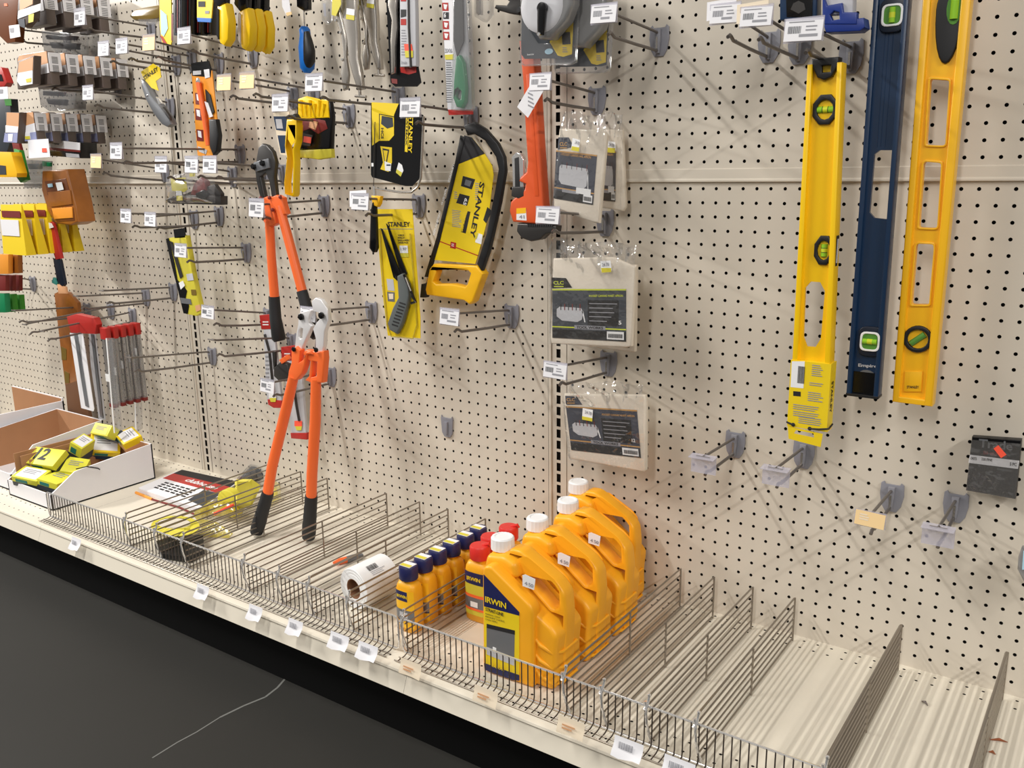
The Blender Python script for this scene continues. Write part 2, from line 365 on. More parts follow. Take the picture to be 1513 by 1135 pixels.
def peg_hook(bx, by, label, L=6.3, tip=None, card='white', cs=(1.85, 1.2), lower=True, upper=True, group=None, clip=True, drop=0, seed=0, card2=None, tilt=-.12):
    B = onY(bx, by, 0); X, Z = B.x, B.z; t = thing('peg_hook', label, 'peg hook', (X, 0, Z), group); dz = .45
    if tip:
        T = onX(*tip, X); L = -T.y; dz = T.z-Z
    if clip:
        mb = MB(); c = lambda L_: [(X+a, Z+b) for a, b in L_]
        mb.prism(c([(-.74, 1.0), (-.78, .2), (-.64, -.55), (-.36, -1.0), (.36, -1.0), (.64, -.55), (.78, .2), (.74, 1.0), (.55, 1.14), (.46, .96), (-.46, .96), (-.55, 1.14)]), -.17, -.02, 'clip_grey', r=.04, steps=2)
        mb.prism(c([(-.22, .85), (.22, .85), (.22, .1), (.14, -.8), (-.14, -.8), (-.22, .1)]), -.5, -.15, 'clip_grey', r=.08, steps=2)
        mb.box(X-.07, X+.07, -.54, -.5, Z-.5, Z+.3, 'steel'); mb.build('wall_clip', t)
    if lower:
        z = Z-.62; mb = MB(); l = L-.5; e = dz-.55-drop
        mb.tube([(X, -.1, z), (X, -.5, z), (X, -l*.5, z+e*.3), (X, -l+.9, z+e*.62+.02), (X, -l+.55, z+e*.7+.16), (X, -l+.3, z+e*.75+.2), (X, -l, z+e*.8+.02)], .115, 'hook_metal'); mb.build('hook_arm', t)
    if upper:
        z = Z+.6; mb = MB(); e = dz-.35
        mb.tube([(X, -.2, z-.2), (X, -.45, z), (X, -.9, z+e*.08), (X, -L+.6, z+e*.9), (X, -L+.1, z+e)], .1, 'hook_metal'); mb.tube([(X-.5, -L+.05, z+e), (X+.5, -L+.05, z+e)], .07, 'hook_metal'); mb.build('label_arm', t)
        C = Vector((X, -L-.1, Z+dz)); mb = MB()
        if card == 'clear':
            mb.obox(C+Vector((0, .3, -.35)), (1.85, 0, 0), (0, .02, 1.25), (0, .04, 0), 'clear_holder'); mb.obox(C+Vector((0, .1, .28)), (1.85, 0, 0), (0, .8, .1), (0, 0, .04), 'clear_holder'); mb.build('label_holder', t)
        elif card:
            mb.obox(C+Vector((0, .06, 0)), (cs[0]+.12, 0, 0), (0, .02, cs[1]+.12), (0, .05, 0), 'clear_holder'); h = mb.build('label_holder', t)
            mb = MB(); price_card(mb, C, *cs, {'white': 'card_white', 'manila': 'manila'}[card], seed=seed+int(bx), blank=card == 'manila', roll=((int(bx*7) % 7)-3)*.012, tilt=tilt); pc = mb.build('price_card', h)
            if card2:
                mb = MB(); price_card(mb, C+Vector((-.25, .05, .25)), *cs, card2, seed=seed+5, blank=True, roll=.05, tilt=tilt); mb.build('price_card', h)
    HOOKS.append((X, Z, L)); return t
# right-hand bay
peg_hook(1087, 657, 'empty grey hook with clear label holder, highest and leftmost of the four below the levels', L=6.2, card='clear', drop=.1)
peg_hook(1188, 672, 'empty grey hook with clear label holder right under the left yellow level', L=6.2, card='clear', drop=.1)
peg_hook(1318, 735, 'empty grey hook holding a manila price card in the lower right', L=6.0, card='manila', cs=(1.8, .95), drop=.1)
peg_hook(1412, 750, 'empty grey hook with clear label holder nearest below the black packet at right', L=6.2, card='clear', drop=.1)
peg_hook(975, 62, 'grey hook with white price card carrying the blister packed chalk reels', tip=(893, 20), cs=(1.85, 1.15))
peg_hook(883, 150, 'grey hook with white price card over the orange pipe wrench handle', tip=(799, 121), cs=(1.7, 1.1))
peg_hook(1137, 70, 'grey hook with two white price cards, leftmost of the cluster by the small levels', tip=(1072, 20), cs=(1.85, 1.1), card2='card_white')
peg_hook(1182, 72, 'grey hook with pinkish manila edged price card, middle of the cluster by the small levels', tip=(1118, 24), cs=(1.9, 1.1), card2='manila_light')
peg_hook(1258, 85, 'grey hook with white price card holding the yellow box level by its end cap', tip=(1188, 44), cs=(2.1, 1.2))
peg_hook(895, 330, 'grey hook with white price card above the largest bagged canvas apron', tip=(810, 318), cs=(1.9, 1.15))
peg_hook(900, 538, 'grey hook with white price card above the lowest bagged canvas apron', tip=(821, 547), cs=(1.95, 1.15))
# middle bay
peg_hook(757, 468, 'empty grey hook with white price card just below the hacksaw handle', tip=(665, 468), cs=(1.85, 1.25))
peg_hook(697, 178, 'grey hook with white price card carrying the hacksaw', tip=(607, 159), cs=(2.0, 1.4))
peg_hook(590, 147, 'grey hook with white price card below the blue screwdriver, carrying the coping saw', tip=(465, 122), cs=(1.9, 1.3))
peg_hook(517, 172, 'grey hook with white price card carrying the yellow file handle', tip=(415, 152), cs=(1.95, 1.4))
peg_hook(620, 305, 'grey hook with doubled white price cards carrying the yellow carded folding saw', tip=(533, 298), cs=(1.9, 1.3), card2='card_white')
peg_hook(480, 305, 'grey hook with white price card carrying the upper orange bolt cutter', tip=(380, 307), cs=(1.95, 1.6))
peg_hook(550, 462, 'grey hook with white price card across the chrome jaws of the lower bolt cutter', tip=(456, 464), cs=(1.9, 1.25))
peg_hook(490, 557, 'grey hook with white price card crossing the lower bolt cutter just under its pivot', tip=(396, 570), cs=(1.9, 1.25))
peg_hook(365, 374, 'empty grey hook with white price card over the top of the long yellow saw packet', tip=(268, 370), cs=(1.85, 1.3))
peg_hook(398, 470, 'grey hook with white price card at the bottom corner of the long yellow saw packet', tip=(308, 461), cs=(1.9, 1.25))
peg_hook(433, 507, 'empty long bare hook behind the grip of the upper bolt cutter', tip=(312, 506), card=None)
peg_hook(315, 527, 'empty long bare hook left of the slotted upright above the catalogue', tip=(190, 532), card=None)
peg_hook(325, 320, 'empty grey hook below the clear bagged hand plane, nearer of two price cards', tip=(223, 324), cs=(1.8, 1.35))
peg_hook(288, 325, 'empty grey hook left of the clear bagged hand plane, further of two price cards', tip=(187, 319), cs=(1.8, 1.35))
peg_hook(257, 432, 'empty bare hook left of the long yellow saw packet, nearer of the pair', tip=(150, 433), card=None)
peg_hook(217, 440, 'empty bare hook left of the long yellow saw packet, further of the pair', tip=(112, 441), card=None)
peg_hook(435, 142, 'grey hook with manila card under the grip of the blue screwdriver', tip=(366, 118), card='manila', cs=(1.9, 1.35)) if 0 else None
peg_hook(465, 142, 'grey hook with manila price card left of the blue screwdriver, nearer of two blank cards', tip=(366, 119), card='manila', cs=(1.9, 1.35))
peg_hook(434, 145, 'grey hook with manila card right of the orange carded saw, further of two', tip=(332, 122), card='manila', cs=(1.9, 1.35))
peg_hook(375, 85, 'grey hook with white price card in front of the black blister packs', tip=(273, 53), cs=(1.85, 1.4))
peg_hook(325, 95, 'grey hook with manila price card level with the top of the slotted left upright', tip=(221, 63), card='manila', cs=(1.9, 1.4))
peg_hook(285, 92, 'grey hook with white price card, right of two side by side at upper left', tip=(181, 68), cs=(1.9, 1.4))
peg_hook(262, 97, 'grey hook with white price card, left of two side by side at upper left', tip=(154, 72), cs=(1.8, 1.35))
peg_hook(225, 48, 'grey hook with white price card in front of the top row of boxed blade packs', tip=(119, 25), cs=(1.9, 1.6))
peg_hook(253, 160, 'grey hook with white price card left of the grey utility knife', tip=(131, 137), cs=(1.8, 1.35))
peg_hook(175, 130, 'grey hook with manila price card in front of the middle row of blade packs', tip=(68, 116), card='manila', cs=(1.8, 1.5))
peg_hook(356, 230, 'grey hook with white price card left of the slotted upright, topmost of the tangle', tip=(173, 223), cs=(1.8, 1.4))
peg_hook(245, 258, 'grey hook with manila price card right of the white and black carton', tip=(143, 238), card='manila', cs=(1.9, 1.4))
peg_hook(345, 262, 'grey hook with white price card above the yellow tag of the bagged plane', tip=(239, 243), cs=(1.85, 1.5))
peg_hook(392, 255, 'grey hook with white price card above the bagged plane, left of a close pair', tip=(284, 243), cs=(1.9, 1.5))
peg_hook(420, 258, 'grey hook with white price card above the bagged plane, right of a close pair', tip=(311, 243), cs=(1.9, 1.5))
peg_hook(130, 460, 'bare hook behind the brown cardboard strip, furthest of the lower left', tip=(20, 462), card=None)
peg_hook(165, 460, 'bare hook carrying the red topped white blade card', tip=(36, 483), card=None)
peg_hook(197, 468, 'bare hook carrying the clear tubes with red tops', tip=(62, 493), card=None)
peg_hook(100, 60, 'bare dark hook behind the top row of blade packs', tip=(20, 46), cs=(1.6, 1.4))
peg_hook(50, 420, 'bare hook behind the green packets at the left edge', tip=(-60, 400), card=None)
# a clip on its own
B = onY(662, 630, 0); mb = MB()
mb.prism([(B.x+a, B.z+b) for a, b in [(-.7, .8), (-.6, -.6), (-.34, -1.0), (.34, -1.0), (.6, -.6), (.7, .8), (.62, 1.05), (.5, .85), (-.5, .85), (-.62, 1.05)]], -.2, -.02, 'clip_grey', r=.04, steps=2)
mb.prism([(B.x+a, B.z+b) for a, b in [(-.2, .5), (.2, .5), (.14, -.7), (-.14, -.7)]], -.42, -.15, 'clip_grey', r=.06, steps=2)
tag(mb.build('wall_clip', Vector((B.x, 0, B.z))), 'lone grey clip without a hook on the empty part of the pegboard', 'clip')
# ================================================================ spirit levels
def px(pts, Y): return [(onY(a, b, Y).x, onY(a, b, Y).z) for a, b in pts]
# yellow box level on the hook
Y1 = -7.0; t = thing('spirit_level', 'yellow metal level with a printed cardboard sleeve on its lower end, leftmost of three', 'spirit level', (16.4, Y1, 7.6))
a0, a1 = onY(1193, 92, Y1), onY(1166, 640, Y1); b0, b1 = onY(1240, 92, Y1), onY(1216, 650, Y1)
def along(p, q, k): return p+(q-p)*k
xl0, xr0 = a0.x, onY(1244, 90, Y1).x; zt = 7.3; zb = onY(1170, 540, Y1).z; xl1 = onY(1170, 540, Y1).x; xr1 = onY(1226, 540, Y1).x
def lx(z, s):  # level edges as a function of height, s 0..1 across
    k = (zt-z)/(zt-zb); return (xl0+(xl1-xl0)*k)*(1-s)+(xr0+(xr1-xr0)*k)*s
zbot = onY(1188, 652, Y1).z
hx = (lx(-7.3, .55)); holep = [tuple(v) for v in px([(1190, 425), (1198, 416), (1212, 417), (1219, 430), (1213, 500), (1205, 513), (1192, 512), (1187, 498)], Y1+.45)]
mb = MB(); web = [(lx(zt, .12), zt), (lx(zt, .9), zt), (lx(zbot+.8, .9), zbot+.8), (lx(zbot+.8, .12), zbot+.8)]
mb.prism(web, Y1+.42, Y1+.62, 'level_yellow', holes=[holep])
for s0, s1 in ((0, .14), (.86, 1)):
    mb.prism([(lx(zt, s0), zt), (lx(zt, s1), zt), (lx(zbot+.8, s1), zbot+.8), (lx(zbot+.8, s0), zbot+.8)], Y1, Y1+1.05, 'level_yellow', r=.05, steps=2)
mb.build('body', t)
mb = MB(); mb.prism([(lx(zt, .1), zt+.32), (lx(zt, .88), zt+.32), (lx(zt, .88), zt-.12), (lx(zt, .72), zt-.75), (lx(zt, .5), zt-.92), (lx(zt, .3), zt-.75), (lx(zt, .12), zt-.12)], Y1+.1, Y1+.98, 'black', r=.08, holes=[[(lx(zt, .4), zt-.1), (lx(zt, .68), zt-.1), (lx(zt, .66), zt-.48), (lx(zt, .42), zt-.48)]])
mb.build('end_cap', t)
def vial_block(t, cx, cz, rx, rz, y, horiz=True, ring='black', seg=8, a0_=math.pi/8):
    mb = MB(); P = [(cx+rx*math.cos(a0_+2*math.pi*i/seg), cz+rz*math.sin(a0_+2*math.pi*i/seg)) for i in range(seg)]; Q = [(cx+rx*.62*math.cos(2*math.pi*i/12), cz+rz*.62*math.sin(2*math.pi*i/12)) for i in range(12)]
    mb.prism(P, y-.12, y+.5, ring, holes=[Q], r=.05, steps=2); o = mb.build('vial_mount', t)
    mb = MB(); d = Vector((1, 0, 0)) if horiz is True else (Vector((0, 0, 1)) if horiz is False else Vector(horiz)); c = Vector((cx, y+.1, cz)); l = min(rx, rz)*.6 if horiz in (True, False) else rx*.55
    mb.tube([c-d*l, c+d*l], .2, 'vial', 12)
    for s in (-.35, .35): mb.tube([c+d*(l*s-.015), c+d*(l*s+.015)], .208, 'print_black', 12)
    mb.tube([c-d*l*.28, c+d*l*.28], [.21, .21], 'lime', 10); mb.build('vial', o)
v = px([(1219, 162)], Y1+.3)[0]; vial_block(t, v[0], v[1], .78, .92, Y1+.35)
v = px([(1217, 370)], Y1+.3)[0]; vial_block(t, v[0], v[1], .62, .95, Y1+.35, False)
mb = MB(); z = v[1]; X_ = lx(z, 1); mb.box(X_-.02, X_+.03, Y1+.3, Y1+.78, z-.95, z+.9, 'black', b=.02); mb.box(X_, X_+.05, Y1+.42, Y1+.66, z-.75, z+.7, 'photo_grey'); mb.build('edge_window', t)
# cardboard sleeve
mb = MB(); zs = onY(1172, 532, Y1).z; S0 = zs; S1 = zbot+.2
mb.box(lx(-12, -.03), lx(-12, 1.03), Y1-.06, Y1+1.1, onY(1168, 630, Y1).z, S0, 'card_yellow')
mb.prism([(lx(-15, -.02), onY(1168, 630, Y1).z), (lx(-15, .9), onY(1168, 634, Y1).z), (lx(-15.5, .86), zbot-.2), (lx(-15.5, .02), zbot+.02)], Y1-.06, Y1, 'card_yellow', holes=[[(lx(-15.6, .15), zbot+.42), (lx(-15.6, .68), zbot+.34), (lx(-15.6, .66), zbot+.62), (lx(-15.6, .2), zbot+.66)]])
F = Y1-.07
mb.pp([(1170, 534), (1189, 534), (1187, 574), (1168, 572)], F, 'white', .02)
barcode(mb, (onY(1176, 568, F)), (0, 0, 1), (-1, 0, 0), 1.25, .38, 'print_black') if 0 else barcode(mb, onY(1178, 566, F), (1, 0, 0), (0, 0, 1), .42, 1.1, 'print_black', 7)
for (x0, y0, n) in ((1200, 540, 6), (1196, 566, 2), (1194, 580, 5), (1172, 598, 3), (1172, 608, 3), (1180, 616, 4)):
    p = onY(x0, y0, F); lines(mb, p, (1, 0, 0), (0, 0, 1), (1216-x0)/23, .13, n, 'print_grey', .4, seed=int(x0))
p = onY(1172, 583, F); mb.pp([(1172, 578), (1183, 579), (1183, 586), (1172, 585)], F, 'print_black', .01)
X_ = lx(-12, 1.03)+.005; p = Vector((X_, Y1+.28, onY(1223, 565, Y1).z)); mb.text('STANLEY', p, (0, 0, -1), (0, 1, 0), 'print_black', w=2.05, h=.42)
mb.build('cardboard_sleeve', t)
z = onY(1180, 628, Y1).z; mb = MB()
mb.tube([(lx(z, -.05), Y1+.5, z+.12), (lx(z, -.04), Y1-.1, z+.1), (lx(z, .12), Y1-.12, z)], .06, 'rubber'); mb.lathe([(.02, 0), (.13, .03), (.02, .1)], (lx(z, .13), Y1-.16, z), 'rubber', 'y'); mb.build('elastic_band', t); mb = MB(); mb.tube([(lx(z, .58), Y1-.12, z-.1), (lx(z, .8), Y1-.14, z-.05), (lx(z, 1.05), Y1-.05, z+.05), (lx(z, 1.06), Y1+.6, z+.2)], .06, 'rubber')
mb.lathe([(.02, 0), (.13, .03), (.02, .1)], (lx(z, .57), Y1-.16, z-.1), 'rubber', 'y'); mb.build('elastic_band', t)
# blue level
Y2 = -3.6; zt2 = 14.5; zb2 = onY(1275, 585, Y2).z; XL = lambda z: onY(1290, 0, Y2).x+(z-onY(1290, 0, Y2).z)/(onY(1290, 0, Y2).z-zb2)*(onY(1290, 0, Y2).x-onY(1250, 583, Y2).x); WB = 1.98
t = thing('spirit_level', 'navy blue level with silver framed vials between the two yellow levels', 'spirit level', (XL(0)+1, Y2, 14))
hh = [(a, b) for a, b in px([(1292, 228), (1300, 222), (1320, 222), (1323, 230), (1316, 318), (1310, 324), (1292, 322), (1285, 314)], Y2+.4)]
v1 = px([(1318, 22)], Y2)[0]; v2 = px([(1285, 505)], Y2)[0]
mb = MB(); mb.prism([(XL(zt2)+.1, zt2), (XL(zt2)+WB-.1, zt2), (XL(zb2)+WB-.1, zb2), (XL(zb2)+.1, zb2)], Y2+.35, Y2+.65, 'navy', holes=[hh])
for s0, s1 in ((0, .3), (WB-.3, WB)):
    mb.prism([(XL(zt2)+s0, zt2), (XL(zt2)+s1, zt2), (XL(zb2)+s1, zb2), (XL(zb2)+s0, zb2)], Y2, Y2+1.0, 'navy', r=.06, steps=2)
for s in (.75, .95, 1.2): mb.tube([(XL(zt2)+s, Y2+.35, zt2), (XL(2)+s, Y2+.35, 2.6)], .02, 'navy', 6)
mb.build('body', t)
for (vx, vz) in (v1, v2):
    mb = MB(); R = rounded([(vx-.72, vz-.95), (vx+.72, vz-.95), (vx+.72, vz+.95), (vx-.72, vz+.95)], .5); mb.prism(R, Y2+.08, Y2+.36, 'navy_dark', r=.05); h = rounded([(vx-.6, vz-.62), (vx+.6, vz-.62), (vx+.6, vz+.62), (vx-.6, vz+.62)], .35); h2 = rounded([(vx-.47, vz-.5), (vx+.47, vz-.5), (vx+.47, vz+.5), (vx-.47, vz+.5)], .28)
    mb.prism(h, Y2-.02, Y2+.12, 'white', holes=[h2], r=.03, steps=2); mb.prism(h2, Y2+.05, Y2+.08, 'vial_dark'); o = mb.build('vial_frame', t)
    mb = MB(); d = Vector((0, 0, 1)) if vz > 0 else Vector((1, 0, 0)); c = Vector((vx, Y2+.04, vz)); mb.tube([c-d*.42, c+d*.42], .17, 'vial', 12); mb.tube([c-d*.15, c+d*.15], .175, 'lime', 12); mb.build('vial', o)
mb = MB(); mb.box(XL(zb2)-.02, XL(zb2)+WB+.02, Y2-.02, Y2+1.02, zb2-.12, zb2+.06, 'black', b=.03); p = px([(1278, 562)], Y2)[0]
mb.prism([(p[0]+.55*math.cos(a), p[1]+.2+.42*math.sin(a)) for a in [math.pi*i/8 for i in range(9)]]+[(p[0]-.2, p[1]+.1), (p[0]+.2, p[1]+.1)], Y2+.3, Y2+.34, 'tool_grey'); mb.box(XL(zb2)+.3, XL(zb2)+WB-.3, Y2+.26, Y2+.345, zb2+.1, zb2+1.5, 'gloss_black'); mb.build('end_cap', t)
mb = MB(); mb.ptext('Empire', (1268, 543), (1296, 545), 6, Y2+.3, 'photo_grey'); mb.build('logo_print', t)
# broad yellow level with three windows
Y3 = -3.2; A0, A1 = px([(1363, 0)], Y3)[0], px([(1318, 594)], Y3)[0]; B0, B1 = px([(1434, 0)], Y3)[0], px([(1377, 600)], Y3)[0]
def ex(z, s):
    k = (A0[1]-z)/(A0[1]-A1[1]); return (A0[0]+(A1[0]-A0[0])*k)*(1-s)+(B0[0]+(B1[0]-B0[0])*k)*s
t = thing('spirit_level', 'broad yellow plastic level with three long cut-outs, rightmost of the levels', 'spirit level', (ex(0, .5), Y3, 14)); Z3 = A1[1]
holes = [px(h, Y3+.35) for h in ([(1375, 117), (1403, 119), (1397, 213), (1394, 215), (1369, 214), (1369, 208)], [(1365, 242), (1368, 239), (1391, 241), (1385, 335), (1382, 337), (1358, 336)], [(1354, 363), (1357, 360), (1379, 361), (1380, 366), (1373, 450), (1347, 450)])]
mb = MB(); mb.prism([(ex(14, .08), 14), (ex(14, .92), 14), (ex(Z3, .92), Z3+.15), (ex(Z3, .08), Z3+.15)], Y3+.32, Y3+.78, 'amber_yellow', holes=[rounded(h, .15) for h in holes])
for s0, s1 in ((0, .17), (.8, 1)):
    mb.prism([(ex(14, s0), 14), (ex(14, s1), 14), (ex(Z3, s1), Z3), (ex(Z3, s0), Z3)], Y3, Y3+1.1, 'amber_yellow', r=.1)
mb.box(ex(Z3, 0), ex(Z3, 1), Y3+.02, Y3+1.08, Z3, Z3+.4, 'amber_yellow', b=.08)
for h in holes:
    c = h; L = [tuple(q) for q in c]; big = inset(L if area2(L) > 0 else L[::-1], -.12); mb.prism(rounded(big, .2), Y3+.22, Y3+.4, 'amber_yellow', holes=[rounded(L, .15)], r=.04, steps=2)
mb.pp([(1337, 549), (1363, 549), (1361, 579), (1335, 579)], Y3+.22, 'amber_yellow', .1, r=.03, steps=2); mb.ptext('STANLEY', (1340, 574), (1358, 574), 4, Y3+.21, 'print_black'); mb.build('body', t)
mb = MB(); c = px([(1403, 12)], Y3)[0]; R = [(c[0]+.75*math.cos(a), c[1]+(1.4 if math.sin(a) > 0 else 3.0)*math.sin(a)) for a in [2*math.pi*i/24 for i in range(24)]]; mb.prism(R, Y3+.12, Y3+.5, 'black', r=.1); R2 = [(c[0]+.25+.42*math.cos(a), c[1]+.9*math.sin(a)) for a in [2*math.pi*i/16 for i in range(16)]]; mb.prism(R2, Y3+.08, Y3+.13, 'vial_dark'); o = mb.build('vial_mount', t)
mb = MB(); mb.tube([(c[0]+.25, Y3+.08, c[1]-.6), (c[0]+.25, Y3+.08, c[1]+.6)], .22, 'vial', 12); mb.build('vial', o)
mb = MB(); c = px([(1355, 502)], Y3)[0]; R = [(c[0]+.85*math.cos(a), c[1]+.85*math.sin(a)) for a in [2*math.pi*i/24 for i in range(24)]]; Q = [(c[0]+.6*math.cos(a), c[1]+.6*math.sin(a)) for a in [2*math.pi*i/20 for i in range(20)]]
mb.prism(R, Y3+.12, Y3+.6, 'black', holes=[Q], r=.06); mb.prism(Q, Y3+.34, Y3+.4, 'vial_dark'); o = mb.build('vial_mount', t); mb = MB(); d = Vector((.7, 0, .6)).normalized(); C = Vector((c[0], Y3+.28, c[1])); mb.tube([C-d*.5, C+d*.5], .2, 'vial_dark', 12); mb.build('vial', o)
# small levels at the top
Y4 = -5.5; t = thing('torpedo_level', 'short dark blue and black level hanging at the top behind the middle price card', 'spirit level', (*[onY(1180, 0, Y4).x], Y4, 10))
mb = MB(); mb.pp([(1152, -60), (1208, -60), (1206, 26), (1152, 30)], Y4, 'navy', 1.0, r=.08); mb.build('body', t); mb = MB(); mb.pp([(1160, -40), (1201, -40), (1200, 25), (1162, 25)], Y4-.06, 'gloss_black', .1, r=.03); mb.pp([(1168, 14), (1172, 5), (1180, 1), (1188, 5), (1190, 14), (1180, 20)], Y4-.08, 'dark_steel', .05); mb.build('vial_mount', t)
t = thing('torpedo_level', 'bright blue hooked level with grey side, top left of the navy level', 'spirit level', (onY(1240, 0, Y4).x, Y4, 10))
mb = MB(); mb.pp([(1218, -60), (1262, -60), (1260, 20), (1214, 22), (1215, 10)], Y4+.1, 'photo_grey', .8, r=.05); mb.build('body', t)
mb = MB(); mb.pp([(1215, -10), (1222, 8), (1244, 4), (1246, 18), (1266, 18), (1266, 36), (1216, 36), (1215, 20)], Y4-.15, 'deep_blue', .5, r=.06, holes=[[(1226, 22), (1232, 16), (1240, 18), (1240, 28), (1230, 30)]]); mb.pp([(1216, 34), (1276, 26), (1278, 40), (1270, 46), (1220, 48)], Y4-.1, 'deep_blue', 1.2, r=.06); mb.build('end_cap', t)
# ================================================================ hand tools and packs on the middle and right bays
def card(mb, pts, Y, m_, t=.06, **k): return mb.pp(pts, Y, m_, t, **k)
def dots(mb, pts, Y, m_, rpx=2): 
    for a, b in pts: mb.pp([(a-rpx, b-rpx), (a+rpx, b-rpx), (a+rpx, b+rpx), (a-rpx, b+rpx)], Y, m_, .01)
def rows(mb, x0, y0, wpx, gappx, n, Y, m_='print_grey', slope=0, th=.4, seed=0):
    rr = random.Random(seed)
    for i in range(n):
        l = wpx*(1-.35*rr.random()); y = y0+gappx*i; mb.pp([(x0, y), (x0+l, y+l*slope), (x0+l, y+l*slope+gappx*th), (x0, y+gappx*th)], Y, m_, .006)
# ---- orange pipe wrench
Y = -3.0; t = thing('pipe_wrench', 'orange pipe wrench hanging handle up beside the slotted upright, black jaws at the bottom', 'pipe wrench', (*[onY(785, 90, Y).x], Y, 12))
mb = MB(); mb.pp([(766, 60), (786, 60), (790, 95), (793, 150), (797, 215), (803, 300), (806, 320), (800, 332), (757, 328), (752, 312), (754, 298), (762, 290), (774, 280), (776, 272), (766, 268), (768, 262), (777, 254), (779, 240), (776, 200), (772, 120)], Y, 'wrench_orange', 1.0, r=.18)
mb.pp([(777, 110), (783, 110), (796, 290), (790, 290)], Y-.04, 'wrench_orange', .1, r=.04, steps=2); mb.build('handle', t)
mb = MB(); K = [(757, 230), (763, 224), (770, 228), (773, 245), (773, 275), (766, 290), (757, 288)]
mb.pp([(756, 232), (762, 225), (769, 227), (773, 236), (774, 290), (758, 290)], Y+.25, 'chrome', .5, r=.05); mb.pp([(760, 234), (766, 232), (768, 286), (761, 287)], Y+.2, 'rubber', .1, r=.03, steps=2)
for i in range(11): p = onY(772, 236+i*4.6, Y+.5); mb.box(p.x, p.x+.16, Y+.28, Y+.7, p.z-.07, p.z+.07, 'dark_red')
mb.pp([(756, 276), (774, 276), (774, 290), (766, 294), (755, 290)], Y-.02, 'dark_steel', .9, r=.08); mb.build('hook_jaw', t)
mb = MB(); mb.pp([(764, 330), (804, 331), (822, 334), (821, 343), (806, 346), (798, 354), (784, 357), (770, 352), (763, 342)], Y+.05, 'dark_steel', .9, r=.12)
for i in range(12): mb.pp([(779+i*3.2, 331), (781+i*3.2, 331), (781+i*3.2, 335), (779+i*3.2, 335)], Y, 'rubber', .8)
mb.build('heel_jaw', t)
mb = MB(); card(mb, [(763, 308), (777, 307), (778, 326), (763, 325)], Y-.02, 'white', .02); card(mb, [(763, 308), (777, 307), (777, 315), (763, 316)], Y-.03, 'amber_yellow', .02); mb.ptext('41', (767, 323), (775, 323), 5, Y-.03, 'print_grey'); mb.build('price_sticker', t)
mb = MB(); card(mb, [(786, 121), (803, 134), (780, 174), (764, 158)], Y-1.2, 'card_white', .02); rows(mb, 780, 136, 10, 6, 4, Y-1.22, slope=.5); mb.build('hang_tag', t)
# ---- dark clamp jaw and clear packed tool at the top
t = thing('adjustable_wrench', 'dark metal wrench head poking in at the top above the pipe wrench', 'wrench', (onY(750, 5, -3).x, -3, 14)); mb = MB()
mb.pp([(728, -12), (745, -20), (772, -30), (775, 5), (766, 22), (752, 20), (738, 16), (730, 12), (732, 7), (748, 8), (752, 2), (744, -4), (732, -4)], -3, 'dark_steel', .7, r=.12); mb.build('head', t); mb = MB(); mb.lathe([(.2, 0), (.2, .5), (.1, .55)], onY(766, 14, -3.1), 'rubber', 'y', 12); mb.build('knurl', t)
t = thing('clear_packed_tool', 'clear plastic pack with a chrome tool above the price card beside the green handled saw', 'packaged tool', (onY(708, 0, -3).x, -3, 13)); mb = MB()
mb.pp([(699, -40), (722, -40), (722, 20), (712, 32), (700, 24)], -3, 'clear_hard', .8, r=.15); mb.build('blister', t); mb = MB(); mb.pp([(702, -38), (710, -38), (710, 22), (703, 20)], -2.8, 'chrome', .4, r=.08); mb.build('blade', t)
